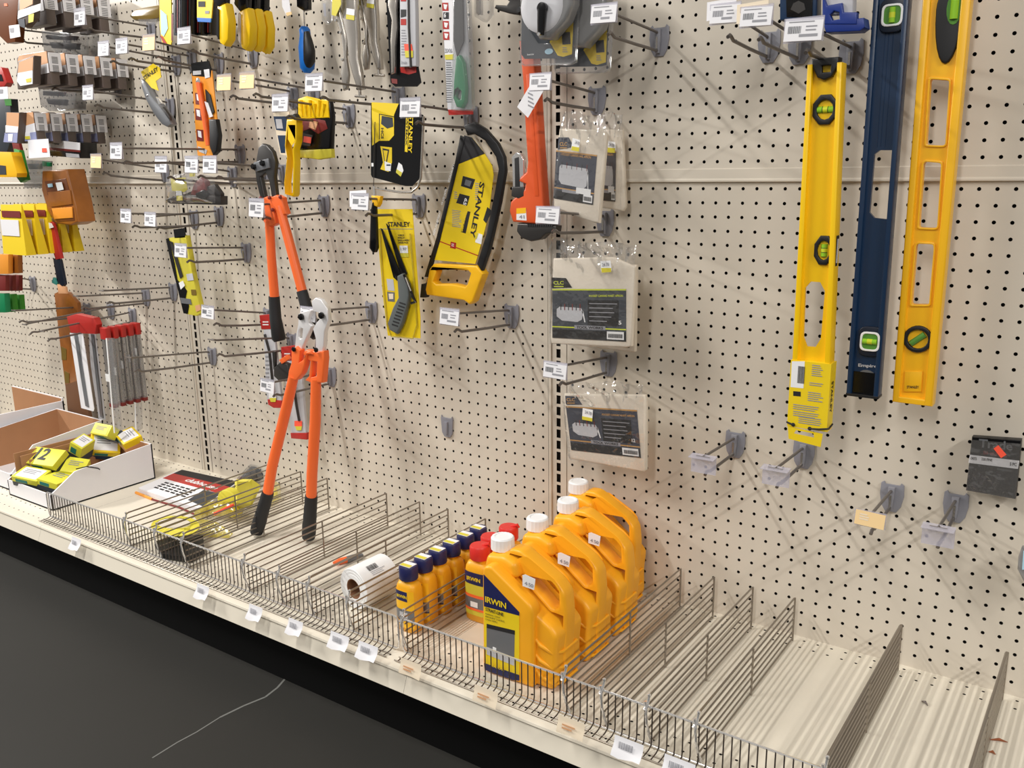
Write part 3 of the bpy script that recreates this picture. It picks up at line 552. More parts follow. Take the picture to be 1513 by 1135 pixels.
# ---- blister packed chalk reels
def reel(dx, dy, Y, label, front):
    t = thing('chalk_reel_pack', label, 'chalk reel', (onY(810+dx, 20+dy, Y).x, Y, 13)); s = lambda L: [(a+dx, b+dy) for a, b in L]
    mb = MB(); card(mb, s([(772, -60), (847, -60), (850, 5), (846, 84), (838, 86), (775, 87), (770, 80), (771, 20)]), Y, 'bag_label', .05)
    card(mb, s([(812, 62), (832, 40), (836, -60), (845, -60), (848, 5), (845, 80), (832, 84), (824, 82)]), Y-.02, 'card_yellow', .02); card(mb, s([(830, 48), (842, 47), (843, 65), (831, 66)]), Y-.04, 'print_black', .02)
    rows(mb, 831+dx, 70+dy, 9, 3, 3, Y-.04); mb.build('backing_card', t)
    if front: mb = MB(); c = onY(811+dx, 76+dy, Y-.05); mb.prism([(c.x+.35*math.cos(a), c.z+.2*math.sin(a)) for a in [math.pi*2*i/14 for i in range(14)]], Y-.06, Y-.02, 'pale_blue'); mb.text('Strait-Line', onY(779+dx, 82+dy, Y-.02), (1, 0, 0), (0, 0, 1), 'white', w=.6); mb.build('logo_print', t)
    mb = MB(); C = onY(806+dx, 15+dy, Y-.35)
    P = s([(777, -60), (846, -60), (845, 5), (836, 30), (812, 58), (795, 58), (780, 36), (775, 5)]); mb.pp(P, Y-1.5, 'clear_grey', 1.3, r=.35); mb.build('case', t)
    mb = MB(); mb.lathe([(1.75, 0), (1.75, .15), (1.55, .28), (1.2, .3)], onY(802+dx, 10+dy, Y-1.35)+Vector((0, -.0, 0)), 'photo_grey', (0, -1, 0), 28); mb.build('spool', t) if front else None
    if front:
        mb = MB(); c = onY(801+dx, 14+dy, Y-1.9); e = onY(799+dx, 52+dy, Y-1.9); mb.tube([c, c+(e-c)*.5, e], [.34, .3, .24], 'gloss_black', 12); mb.lathe([(.1, 0), (.38, .05), (.38, .3), (.1, .35)], c+Vector((0, .2, .1)), 'gloss_black', (0, -1, 0), 16); mb.tube([e+Vector((0, -.05, .05)), e+Vector((0, -.3, .05))], .12, 'chrome'); mb.build('crank', t)
    mb = MB(); mb.pp(s([(770, -62), (850, -62), (855, 5), (850, 92), (842, 96), (772, 96), (768, 88)]), Y-.12, 'clear_hard', .3, r=.05, holes=[s([(776, -55), (842, -55), (844, 5), (838, 40), (812, 64), (795, 64), (779, 38)])]); mb.tube([onY(a+dx, b+dy, Y-.12) for a, b in [(769, 60), (770, 94), (775, 97), (843, 94), (851, 88), (854, 40)]], .07, 'clear_hard', 6); mb.build('blister', t)
reel(0, 0, -4.6, 'blister packed reel with black crank handle on white spool, nearest of the two', True)
reel(50, 12, -2.9, 'second blister packed reel, mostly hidden behind the first one with the crank', False)
# ---- bagged canvas aprons
def bag(name, label, Y, canvas, top, pts, bl, kind, seed, scale_x=1):
    t = thing(name, label, 'canvas apron', (onY(*canvas[0], Y).x, Y, onY(*canvas[0], Y).z))
    mb = MB(); mb.pp(canvas, Y, 'canvas', .45, r=.14)
    mb.build('folded_apron', t)
    # insert card: bl = (tab outline, main outline)
    mb = MB(); lab = 'bag_label' if kind == 'lime' else 'bag_label_blue'; acc = 'lime' if kind == 'lime' else 'gold_print'
    T, M = bl; card(mb, T, Y-.03, 'gloss_black' if kind == 'lime' else lab, .025); card(mb, M, Y-.03, lab, .025)
    a, b, c, d = [Vector(q) for q in M]  # tl tr br bl
    uv = lambda u, v: tuple((a*(1-u)+b*u)*(1-v)+(d*(1-u)+c*u)*v)
    q = lambda u0, v0, u1, v1, m_, l=.04: mb.pp([uv(u0, v0), uv(u1, v0), uv(u1, v1), uv(u0, v1)], Y-l, m_, .008)
    q(0, 0, 1, .03, acc); q(0, .76, 1, .785, acc); q(.0, .82, 1, 1, 'gloss_black', .038); q(.74, .82, .97, .97, 'white', .05)
    p0, p1 = uv(.76, .94), uv(.95, .94); A = onY(*p0, Y-.055); B = onY(*p1, Y-.055); barcode(mb, A, B-A, (0, 0, 1), (B-A).length, .3, 'print_black', 12, seed)
    h = (d-a).length; th = h*.12
    k = .06 if kind != 'narrow' else .1
    x0, x1, y0, y1 = ((.06, .42, .36, .66) if kind != 'narrow' else (.1, .82, .28, .7))
    pic = [uv(x0, y0+.05), uv(x0+.04, y0), uv(x1-.03, y0+.02), uv(x1, y0+.1), uv(x1-.02, y1-.05), uv(x1-.08, y1), uv(x0+.07, y1-.02), uv(x0, y1-.1)]
    mb.pp(pic, Y-.045, 'photo_grey', .01)
    for i in range(6):
        u = x0+.05+(x1-x0-.1)*i/5.; q(u, y0-.06, u+.012, y0+.07, 'dark_red' if i % 2 else 'print_black', .05)
    mb.pp([uv(x1-.02, y0+.08), uv(x1, y0+.08), uv(x1+.03, y1), uv(x1+.015, y1)], Y-.045, 'white', .008)
    if kind != 'narrow':
        mb.ptext('POCKET CANVAS WAIST APRON', uv(.5, .16), uv(.96, .15), h*.045, Y-.045, acc)
        mb.ptext('5', uv(.9, .68), uv(.94, .68), h*.08, Y-.045, 'white') if kind == 'lime' else mb.ptext('12', uv(.89, .68), uv(.94, .68), h*.08, Y-.045, 'white')
        for i in range(5): q(.5, .28+i*.085, .5+[.38, .32, .34, .3, .24][i], .28+i*.085+.016, 'print_grey')
        q(.48, .22, .9, .72, 'gloss_black', .036)
        q(.3, .725, .72, .80, 'print_grey', .048); mb.ptext('TOOL WORKS', uv(.33, .79), uv(.69, .785), h*.055, Y-.058, 'gloss_black')
    else:
        mb.ptext('1 POCKET CANVAS NAIL APRON', uv(.12, .09), uv(.86, .09), h*.05, Y-.045, acc); q(.2, .78, .62, .84, 'print_grey', .042); q(.55, .7, .92, .82, 'white', .05)
    ta, tb = T[0], T[1]; w = (Vector(T[1])-Vector(T[0])).length
    mb.ptext('CLC', (T[0][0]+w*.14, T[3][1]-h*.075), (T[0][0]+w*.86, T[3][1]-h*.075), h*.075, Y-.05, acc); q2 = (Vector(T[3]).y-Vector(T[0]).y)
    mb.pp([(T[0][0]+w*.16, T[3][1]-h*.045), (T[0][0]+w*.84, T[3][1]-h*.045), (T[0][0]+w*.84, T[3][1]-h*.025), (T[0][0]+w*.16, T[3][1]-h*.025)], Y-.05, acc, .008)
    mb.build('insert_card', t)
    # clear bag
    mb = MB(); rr = random.Random(seed); zt_ = onY(*top[0], Y).z; tl, tr = onY(*top[0], Y), onY(*top[1], Y); bl_, br = onY(*min(canvas, key=lambda q: q[0]-q[1]), Y), onY(*max(canvas, key=lambda q: q[0]+q[1]), Y); NU, NV = 26, 22; g = []
    for j in range(NV+1):
        v = j/NV; zz = []
        for i in range(NU+1):
            u = i/NU; L = tl*(1-v)+bl_*v; R = tr*(1-v)+br*v; p = L*(1-u)+R*u
            puff = math.sin(math.pi*u)**.5*.1+.08; wr = (.3*math.sin(u*30+seed+4*math.sin(v*9+u*5))+.16*math.sin(u*61+v*30))*max(0, 1-v*2.6)+.07*math.sin(v*17+u*3)*max(0, u*4-3)+.02*math.sin(u*14+v*19)
            g.append((p.x, Y-.14-puff*min(1, v*4+.2)+wr*.8, p.z+.1*math.sin(u*9+seed)*max(0, 1-v*6)))
    mb.add(g, [(j*(NU+1)+i, j*(NU+1)+i+1, (j+1)*(NU+1)+i+1, (j+1)*(NU+1)+i) for j in range(NV) for i in range(NU)], 'clear_film'); mb.build('clear_bag', t, 180)
    if pts:
        mb = MB(); card(mb, pts[0], Y-.4, 'white', .01); card(mb, pts[1], Y-.41, 'lemon', .01); x, y = pts[0][3]; mb.ptext('24 78', (pts[0][0][0]+3, pts[0][0][1]+8), (pts[0][1][0]-2, pts[0][1][1]+8), 5, Y-.42, 'print_grey'); mb.build('price_sticker', t)
    return t
bag('bagged_apron', 'rear bagged nail apron half hidden behind the narrow one beside the slotted upright', -1.4, [(880, 190), (919, 192), (924, 306), (920, 312), (884, 306)], [(884, 166), (922, 168)], ([(895, 205), (911, 205), (911, 222), (895, 222)], [(896, 236), (911, 236)]) and ([(896, 208), (909, 210), (910, 222), (896, 221)], [(897, 218), (909, 219), (908, 226), (897, 225)]), ([(884, 205), (894, 205), (900, 222), (884, 221)], [(884, 223), (910, 224), (909, 298), (886, 296)]), 'narrow', 3)
bag('bagged_apron', 'narrow bagged nail apron with gold printed card, front one of the upper pair', -4.2, [(826, 190), (890, 192), (896, 200), (885, 330), (876, 329), (818, 306), (817, 290)], [(832, 164), (898, 172)], ([(846, 204), (857, 207), (855, 221), (844, 219)], [(845, 216), (856, 218), (855, 224), (844, 222)]), ([(825, 203), (840, 203), (848, 217), (824, 221)], [(822, 222), (882, 229), (876, 303), (818, 293)]), 'narrow', 5)
bag('bagged_apron', 'wide bag hidden behind the largest apron, only its lower edge showing', -1.9, [(830, 385), (940, 392), (938, 520), (934, 521), (835, 508)], [(832, 360), (940, 366)], None, ([(850, 400), (880, 400), (884, 412), (850, 412)], [(845, 420), (932, 428), (930, 514), (848, 504)]), 'lime', 11)
bag('bagged_apron', 'large bagged canvas waist apron with black and lime card, widest of the aprons', -4.6, [(817, 382), (905, 380), (938, 395), (933, 512), (926, 514), (814, 508), (813, 500)], [(814, 352), (942, 362)], ([(887, 386), (902, 385), (904, 400), (888, 401)], [(888, 396), (903, 396), (903, 402), (889, 403)]), ([(815, 410), (836, 411), (845, 425), (815, 426)], [(816, 427), (925, 427), (925, 505), (816, 499)]), 'lime', 1)
bag('bagged_apron', 'bagged canvas waist apron with grey and gold card, lowest of the aprons above the jugs', -2.6, [(833, 582), (953, 584), (955, 592), (954, 695), (950, 698), (842, 678), (838, 672)], [(830, 560), (952, 568)], ([(861, 603), (876, 606), (875, 622), (860, 618)], [(860, 615), (875, 618), (875, 623), (860, 620)]), ([(835, 585), (852, 586), (860, 598), (836, 598)], [(836, 600), (941, 606), (947, 677), (844, 665)]), 'grey', 8)
# ---- hacksaw
Y = -2.3; t = thing('hacksaw', 'large hacksaw with black frame, yellow cardboard insert and yellow handle at the bottom', 'hacksaw', (onY(690, 185, Y).x, Y, 4))
mb = MB(); mb.pp([(684, 185), (700, 180), (716, 190), (735, 212), (744, 232), (746, 252), (738, 300), (722, 370), (711, 402), (704, 390), (718, 345), (730, 285), (736, 250), (732, 232), (716, 208), (700, 198), (690, 200)], Y, 'black', .5, r=.12); mb.build('frame', t)
mb = MB(); mb.pp([(680, 200), (687, 203), (678, 240), (650, 355), (634, 410), (627, 409), (645, 350), (672, 240)], Y+.1, 'black', .12, r=.02, steps=2)
for i, (s_, e_, tx) in enumerate([((664, 270), (672, 243), 'STANLEY'), ((654, 303), (661, 280), '15-123 24TPI'), ((642, 348), (652, 312), 'REPLACEMENT')]): mb.ptext(tx, s_, e_, 3.5, Y+.1, 'white')
mb.build('blade', t)
mb = MB(); mb.pp([(697, 203), (716, 227), (727, 245), (729, 258), (722, 318), (706, 378), (702, 390), (640, 384), (640, 375), (660, 310), (676, 245), (682, 232)], Y+.15, 'card_yellow', .06)
F = Y+.14; mb.pp([(686, 200), (697, 203), (716, 227), (676, 243), (680, 225)], F-.01, 'print_black', .03)
mb.pp([(720, 306), (727, 312), (718, 330), (714, 325)], F-.02, 'print_black', .02)
mb.ptext('STANLEY', (709, 268), (694, 350), 9.5, F, 'print_black')
mb.pp([(691, 312), (695, 313), (688, 345), (681, 343)], F, 'print_black', .01); mb.ptext('12" (300 MM)', (687, 314), (681, 342), 3.5, F-.015, 'card_yellow')
mb.pp([(684, 260), (702, 265), (697, 280), (681, 275)], F, 'print_black', .01); mb.pp([(688, 265), (697, 268), (694, 276), (686, 273)], F-.01, 'tool_grey', .01)
mb.pp([(679, 286), (694, 290), (690, 304), (674, 300)], F, 'print_black', .01); mb.ptext('65', (687, 292), (684, 302), 6, F-.015, 'white')
rows(mb, 668, 310, 14, 2.6, 10, F, slope=.15, seed=3); rows(mb, 702, 270, 6, 3, 9, F, slope=.2, seed=4); rows(mb, 671, 283, 6, 3, 4, F, slope=.2)
mb.pp([(647, 355), (706, 377), (706, 378.5), (647, 356.5)], F, 'red', .01); mb.pp([(666, 357), (674, 359), (673, 368), (665, 366)], F-.01, 'red', .01); rows(mb, 667, 360, 5, 2.5, 2, F-.02, 'white', .2)
mb.build('cardboard_insert', t)
mb = MB(); card(mb, [(705, 344), (713, 347), (711, 361), (702, 358)], F-.03, 'white', .02); card(mb, [(704, 354), (707, 345), (705, 344), (701, 352)], F-.04, 'lemon', .02); mb.build('price_sticker', t)
mb = MB(); mb.pp([(640, 390), (704, 393), (713, 405), (698, 446), (693, 450), (685, 444), (630, 436), (628, 428), (634, 398)], Y-.15, 'amber_yellow', 1.0, holes=[[(642, 397), (644, 401), (639, 416), (644, 420), (668, 420), (687, 424), (690, 420), (695, 404), (691, 400)]], r=.14); mb.build('handle', t)
mb = MB(); a = onY(631, 410, Y+.15); b = onY(628, 428, Y+.15); mb.tube([a, b], .09, 'chrome', 8); mb.build('tension_bolt', t); mb = MB(); mb.pp([(622, 420), (630, 418), (633, 426), (628, 440), (620, 440)], Y-.1, 'rubber', .6, r=.08); mb.build('wing_nut', t)
# ---- coping saw on card
Y = -5.2; t = thing('coping_saw', 'coping saw on black and yellow card with steel bow and black handle below', 'coping saw', (onY(585, 160, Y).x, Y, 6))
mb = MB(); mb.pp([(548, 152), (590, 154), (625, 170), (622, 262), (609, 275), (599, 275), (550, 262), (548, 258)], Y, 'gloss_black', .06)
mb.pp([(549, 151), (589, 153), (582, 170), (582, 200), (575, 208), (560, 208), (550, 215)], Y-.02, 'card_yellow', .02); mb.pp([(564, 171), (580, 174), (581, 187), (572, 190), (563, 183)], Y-.035, 'bag_label', .02); mb.pp([(560, 168), (582, 172), (582, 173.2), (560, 169.2)], Y-.03, 'print_black', .01); mb.pp([(560, 168), (561, 168), (561, 206), (560, 206)], Y-.03, 'print_black', .01)
mb.ptext('HCS', (563, 189), (563, 205), 5, Y-.03, 'print_black')
mb.pp([(562, 216), (579, 218), (579, 240), (574, 254), (562, 250), (566, 240)], Y-.02, 'card_yellow', .02); mb.pp([(565, 219), (575, 221), (571, 243), (568, 243)], Y-.03, 'print_black', .01); mb.pp([(566.3, 222), (573, 223), (570, 240), (569, 240)], Y-.035, 'card_yellow', .01); mb.pp([(568, 238), (578, 242), (577, 253), (569, 252)], Y-.04, 'white', .01); mb.pp([(571, 243), (577, 243), (577, 245), (571, 245)], Y-.05, 'navy', .01)
mb.ptext('STANLEY', (605, 170), (603, 226), 7.5, Y-.03, 'card_yellow'); mb.pp([(600, 170), (604, 170), (602, 225), (598, 224)], Y-.025, 'card_yellow', .01); mb.ptext('FATMAX', (600.6, 172), (599.2, 215), 3, Y-.04, 'print_black')
mb.pp([(589, 240), (594, 244), (596, 252), (592, 261), (585, 254)], Y-.03, 'white', .01); mb.pp([(586, 250), (594, 255), (592, 261), (585, 255)], Y-.04, 'lemon', .01); mb.ptext('1', (549, 246), (552, 246), 5, Y-.03, 'white')
mb.build('backing_card', t)
w = lambda L, r, m_: MB().tube([onY(a, b, Y-.12) for a, b in L], r, m_, 8)
w([(626, 172), (624, 220), (622, 262), (618, 276), (608, 284), (590, 284), (562, 280), (554, 278)], .1, 'steel').build('bow', t); w([(554, 180), (553, 230), (552, 275)], .035, 'dark_steel').build('blade', t)
mb = MB(); a = onY(553, 275, Y-.1); b = onY(554, 292, Y-.1); mb.tube([a, b], [.1, .16], 'chrome', 12); mb.pp([(548, 289), (562, 290), (560, 301), (557, 306), (550, 303)], Y-.3, 'amber_yellow', .45, r=.08); mb.build('ferrule', t)
mb = MB(); P = [onY(a, b, Y-.1) for a, b in [(554, 298), (553, 312), (553, 330), (553, 350), (553, 366), (554, 373)]]; mb.tube(P, [.2, .3, .34, .38, .42, .2], 'gloss_black', 16); mb.build('handle', t)
# ---- folding saw on yellow card
Y = -3.7; t = thing('folding_saw', 'grey handled jab saw with two black blades on a long yellow card', 'saw', (onY(590, 315, Y).x, Y, 0))
mb = MB(); mb.pp([(555, 309), (609, 309), (613, 360), (621, 470), (621, 500), (573, 496), (566, 440), (558, 350)], Y, 'card_yellow', .05); mb.ptext('STANLEY', (573, 335), (606, 335), 7, Y-.02, 'print_black'); mb.pp([(558, 338), (610, 338), (610, 338.8), (558, 338.8)], Y-.015, 'print_grey', .01)
for i, s_ in enumerate(['3-PIECE', 'NESTING SAW', 'BLADES & HANDLE', 'CARDED PACK']): mb.ptext(s_, (588, 349+i*3.6), (588+[9, 10, 17, 15][i], 349+i*3.6), 2.6, Y-.02, 'print_black')
mb.pp([(571, 412), (581, 413), (583, 430), (573, 429)], Y-.02, 'photo_grey', .01); mb.pp([(572, 431), (583, 432), (583, 446), (573, 445)], Y-.02, 'tool_grey', .01); mb.pp([(574, 434), (581, 434), (581, 442), (575, 442)], Y-.03, 'manila_light', .01); mb.build('backing_card', t)
for L in ([(562, 337), (565, 339), (592, 405), (588, 416), (581, 410)], [(570, 330), (574, 334), (601, 404), (598, 412), (593, 408)]): mb = MB(); mb.pp(L, Y-.2, 'gloss_black', .08, r=.02, steps=2); mb.build('saw_blade', t)
mb = MB(); mb.pp([(586, 408), (594, 404), (602, 420), (604, 436), (601, 452), (594, 478), (586, 494), (575, 488), (572, 478), (580, 455), (588, 440)], Y-.6, 'grip_grey', .5, r=.14)
for i in range(8): mb.pp([(590-i*1.6, 446+i*4.6), (599-i*1.6, 449+i*4.6), (599-i*1.6, 451+i*4.6), (590-i*1.6, 448+i*4.6)], Y-.63, 'rubber', .08)
mb.build('handle', t); mb = MB(); mb.tube([onY(a, b, Y-.65) for a, b in [(597, 406), (604, 422), (611, 440), (614, 446), (608, 448)]], .13, 'gloss_black', 8); mb.tube([onY(a, b, Y-.75) for a, b in [(599, 410), (607, 430)]], .06, 'chrome', 8); mb.build('lock_lever', t)
mb = MB(); mb.pp([(556, 307), (611, 307), (623, 470), (623, 501), (572, 498), (556, 350)], Y-.75, 'clear_yellow', .02) if 0 else mb.tube([onY(a, b, Y-.1) for a, b in [(560, 338), (566, 420), (572, 480), (578, 497), (610, 500), (616, 480), (612, 420), (606, 345)]], .07, 'clear_yellow', 6); mb.build('blister_rim', t)
mb = MB(); card(mb, [(590, 363), (602, 363), (604, 380), (592, 380)], Y-.04, 'lemon', .02); card(mb, [(590, 363), (602, 363), (603, 374), (591, 374)], Y-.05, 'white', .02); mb.ptext('1.97', (592, 370), (601, 370), 4, Y-.06, 'print_grey'); mb.build('price_sticker', t)
# ---- bolt cutters
def limb(mb, pts, rs, Y, m_, flat=1, n=14):
    P = [onY(a, b, yy) for a, b, yy in pts]; mb.tube(P, rs, m_, n)
# upper one hangs from its hook
Y = -6.6; t = thing('bolt_cutter', 'orange bolt cutter with dark jaws hanging handles down, upper of the two', 'bolt cutter', (onY(400, 250, Y).x, Y, 0))
mb = MB(); mb.pp([(379, 230), (381, 218), (387, 212), (393, 214), (402, 224), (406, 240), (404, 262), (407, 290), (410, 300), (402, 300), (397, 268), (392, 256), (384, 262), (392, 300), (386, 300), (378, 268), (376, 250)], Y, 'dark_steel', .55, r=.14)
mb.build('jaws', t); mb = MB(); mb.pp([(374, 240), (396, 234), (398, 248), (378, 254)], Y-.15, 'tool_grey', .3, r=.05); mb.build('jaw_plate', t)
for c in ((376, 246), (389, 241)): mb = MB(); p = onY(*c, Y-.15); mb.lathe([(.02, 0), (.28, .02), (.28, .22), (.2, .3), (.02, .3)], p, 'gloss_black', (0, -1, 0), 6); mb.build('bolt', t)
mb = MB(); mb.pp([(387, 293), (394, 290), (400, 292), (404, 296), (406, 318), (408, 330), (403, 334), (394, 336), (388, 326), (390, 312)], Y-.2, 'orange', .7, r=.12)
limb(mb, [(398, 326, Y+.1), (401, 380, Y+.1), (406, 442, Y+.1)], [.42, .42, .44], Y, 'orange'); mb.build('handle_tube', t)
mb = MB(); mb.pp([(398, 292), (408, 288), (416, 292), (417, 300), (422, 316), (412, 322), (404, 306)], Y-.3, 'orange', .7, r=.12); limb(mb, [(413, 305, Y-.1), (424, 345, Y-.1), (447, 432, Y-.1)], [.4, .44, .44], Y, 'orange'); mb.build('handle_tube', t)
for c in ((386, 293), (399, 292), (415, 291), (391, 318), (404, 310)): mb = MB(); p = onY(*c, Y-.3); mb.lathe([(.02, 0), (.17, .02), (.17, .15), (.02, .2)], p, 'dark_red', (0, -1, 0), 8); mb.build('pivot_bolt', t)
mb = MB(); limb(mb, [(405, 438, Y+.1), (407, 470, Y+.1), (412, 500, Y+.1), (413, 504, Y+.1)], [.52, .56, .66, .5], Y, 'rubber', n=16); mb.build('grip', t)
mb = MB(); limb(mb, [(446, 430, Y-.1), (453, 455, Y-.1), (467, 494, Y-.1), (469, 498, Y-.1)], [.5, .54, .66, .5], Y, 'rubber', n=16); mb.build('grip', t)
# lower one stands on the deck
Y = -8.6; t = thing('bolt_cutter', 'orange bolt cutter with bright steel jaws standing on the shelf, lower of the two', 'bolt cutter', (onY(455, 480, Y).x, Y, -12))
mb = MB(); mb.pp([(441, 468), (444, 462), (452, 459), (459, 459), (456, 470), (456, 478), (460, 482), (454, 496), (447, 512), (444, 520), (435, 516), (437, 496), (440, 480)], Y, 'jaw_steel', .5, r=.08, holes=[[(445, 485), (447, 486), (446, 500), (443, 501), (441, 498), (442, 488)]]); mb.build('jaw', t)
mb = MB(); mb.pp([(460, 445), (466, 440), (474, 443), (483, 456), (485, 474), (479, 490), (478, 510), (476, 522), (466, 520), (466, 500), (462, 486), (468, 476), (474, 470), (470, 462), (462, 460)], Y+.1, 'jaw_steel', .5, r=.08); mb.build('jaw', t)
mb = MB(); mb.pp([(466, 476), (478, 476), (478, 484), (474, 520), (464, 518), (466, 500)], Y+.35, 'tool_grey', .3, r=.05); mb.build('jaw_plate', t)
for c in ((446, 468), (476, 466)): mb = MB(); p = onY(*c, Y-.02); mb.lathe([(.02, 0), (.3, .02), (.3, .2), (.2, .26), (.02, .26)], p, 'gloss_black', (0, -1, 0), 16); mb.build('bolt', t)
Yf = onZ(380, 795).y+.35; 
mb = MB(); mb.pp([(430, 518), (437, 512), (443, 518), (441, 536), (447, 532), (452, 520), (458, 519), (461, 524), (453, 524), (450, 540), (446, 552), (438, 562), (424, 566), (426, 548), (430, 536)], Y-.3, 'orange', .7, r=.12)
limb(mb, [(434, 556, Y), (424, 600, Y), (402, 690, Y-.3), (395, 732, Yf+.2)], [.46, .5, .5, .5], Y, 'orange'); mb.build('handle_tube', t)
mb = MB(); mb.pp([(447, 522), (452, 517), (468, 520), (478, 519), (479, 530), (476, 566), (459, 566), (450, 562), (456, 556), (458, 534), (452, 530)], Y-.1, 'orange', .7, r=.12, holes=[[(461, 534), (468, 535), (467, 556), (459, 558), (461, 550)]])
limb(mb, [(467, 560, Y+.2), (466, 620, Y+.1), (461, 700, Y), (460, 735, Y)], [.46, .5, .5, .5], Y, 'orange'); mb.build('handle_tube', t)
for c in ((435, 516), (468, 517)): mb = MB(); p = onY(*c, Y-.3); mb.lathe([(.02, 0), (.22, .02), (.22, .15), (.02, .2)], p, 'gloss_black', (0, -1, 0), 10); mb.build('pivot_bolt', t)
def grip(a, b, Ya):
    A = onY(*a, Ya); Bp = onZ(*b, DECK+.5); P = [A+(Bp-A)*k for k in (0, .1, .2, .3, .4, .5, .6, .7, .8, .9, 1)]; mb = MB(); mb.tube(P, [.56, .6, .58, .62, .6, .64, .62, .68, .66, .66, .62], 'rubber', 16); mb.tube([Bp+Vector((-.35, -.25, -.1)), Bp+Vector((.1, 0, .2))], [.3, .45], 'rubber', 12); mb.build('grip', t)
grip((396, 728), (379, 786), Yf+.2); grip((460, 732), (456, 794), Y)
# ---- screwdriver
Y = -2.2; t = thing('screwdriver', 'blue and black handled screwdriver hanging at the top left of the locking pliers', 'screwdriver', (onY(450, 30, Y).x, Y, 12))
mb = MB(); mb.tube([onY(a, b, Y) for a, b in [(446, -30), (449, 15), (450, 42)]], .09, 'chrome', 8); mb.build('shank', t)
mb = MB(); mb.pp([(437, -15), (455, -15), (455, 14), (448, 16), (438, 10)], Y-.3, 'gloss_black', .5, r=.1); mb.build('holder_cap', t)
mb = MB(); mb.tube([onY(a, b, Y) for a, b in [(450, 39), (450, 44), (451, 52), (452, 70), (454, 88), (454, 101), (454, 108)]], [.3, .5, .5, .68, .72, .66, .3], 'blue', 18); h = mb.build('handle', t)
mb = MB(); mb.tube([onY(a, b, Y-.22) for a, b in [(453, 47), (455, 60), (457, 75), (457, 90), (455, 99)]], [.25, .42, .54, .54, .3], 'black', 14); mb.build('grip_inlay', h)
# ---- locking pliers
def pliers(dx, dy, Y, label, s=1):
    f = lambda L: [(515+(a-515)*s+dx, b*s+dy) for a, b in L]; t = thing('locking_pliers', label, 'pliers', (onY(515+dx, 20, Y).x, Y, 12))
    mb = MB(); mb.pp(f([(500, -40), (524, -40), (525, 20), (527, 50), (527, 85), (532, 110), (534, 132), (527, 134), (520, 112), (514, 90), (512, 70), (507, 40), (500, 10)]), Y, 'steel', .6, r=.2); mb.build('body_handle', t)
    mb = MB(); mb.pp(f([(493, -20), (500, 10), (506, 34), (511, 60), (510, 84), (514, 110), (512, 132), (506, 134), (502, 108), (506, 86), (502, 50), (494, 26), (488, 0)]), Y-.1, 'steel', .4, r=.15); mb.build('lever_handle', t)
    mb = MB()
    for a, b in f([(496, 30), (503, 48), (506, 88)]): mb.lathe([(.02, 0), (.14, .02), (.1, .1)], onY(a, b, Y-.1), 'chrome', (0, -1, 0), 8)
    mb.build('rivet', t)
    mb = MB(); mb.tube([onY(*q, Y+.2) for q in f([(531, 130), (532, 141)])], .14, 'steel', 10); mb.tube([onY(*q, Y+.2) for q in f([(525, 142), (541, 143)])], .12, 'steel', 8); mb.build('adjuster_screw', t)
    mb = MB(); mb.pp(f([(492, -40), (500, -40), (504, 6), (496, 24), (490, 22)]), Y-.3, 'lemon', .03); mb.pp(f([(512, 12), (524, 14), (523, 30), (511, 28)]), Y-.06, 'lemon', .03); mb.pp(f([(512, 12), (524, 14), (523.5, 23), (511.5, 21)]), Y-.08, 'white', .03); mb.build('price_tag', t)
pliers(0, 0, -4.0, 'large steel locking pliers right of the blue screwdriver', 1)
pliers(30, -14, -2.6, 'smaller steel locking pliers between the large pair and the black carded pair', .88)
t = thing('clear_packed_bit', 'thin clear pack between the screwdriver and the locking pliers at the top', 'packaged tool', (onY(480, 0, -4).x, -4, 13)); mb = MB(); mb.pp([(473, -40), (485, -40), (486, 30), (481, 36), (475, 30)], -4, 'clear_hard', .5, r=.12); mb.build('blister', t); mb = MB(); mb.pp([(477, 5), (481, 5), (482, 24), (479, 24)], -4.04, 'print_grey', .02); mb.build('printed_label', t)
Y = -4.2; t = thing('carded_pliers', 'locking pliers in a black and red blister card with orange and yellow price stickers', 'pliers', (onY(595, 0, Y).x, Y, 12))
mb = MB(); mb.pp([(568, -50), (610, -50), (618, 100), (622, 122), (616, 128), (584, 128), (577, 122)], Y, 'gloss_black', .08); mb.pp([(578, 116), (587, 117), (587, 124), (579, 123)], Y-.02, 'dark_red', .01); mb.pp([(591, 99), (615, 99), (615, 107), (604, 110), (592, 107)], Y-.02, 'red', .02); mb.build('backing_card', t)
mb = MB(); mb.pp([(590, -50), (612, -50), (614, 20), (615, 98), (591, 99)], Y-.5, 'photo_grey', .45, r=.08); mb.pp([(592, -40), (600, -40), (600, 2), (592, 2)], Y-.52, 'red', .01); mb.pp([(592, 14), (600, 14), (600, 24), (592, 26)], Y-.52, 'print_black', .01); mb.pp([(592, 28), (600, 28), (600, 37), (592, 37)], Y-.52, 'red', .01); rows(mb, 593, 44, 8, 4, 10, Y-.52); mb.ptext('Irwin', (593, 95), (601, 95), 5, Y-.52, 'print_grey'); mb.build('label_panel', t)
mb = MB(); mb.pp([(574, -30), (588, -30), (584, 14), (585, 40), (582, 70), (582, 108), (577, 110), (576, 60), (578, 30), (572, 8)], Y-.5, 'steel', .4, r=.12); mb.tube([onY(a, b, Y-.55) for a, b in [(603, -30), (604, 40), (607, 100)]], .1, 'dark_steel'); mb.build('pliers_body', t)
mb = MB(); mb.pp([(597, 65), (608, 65), (610, 76), (598, 76)], Y-.55, 'sticker_orange', .02); mb.pp([(598, 75), (610, 75), (610, 85), (599, 85)], Y-.56, 'lemon', .02); mb.build('price_sticker', t)
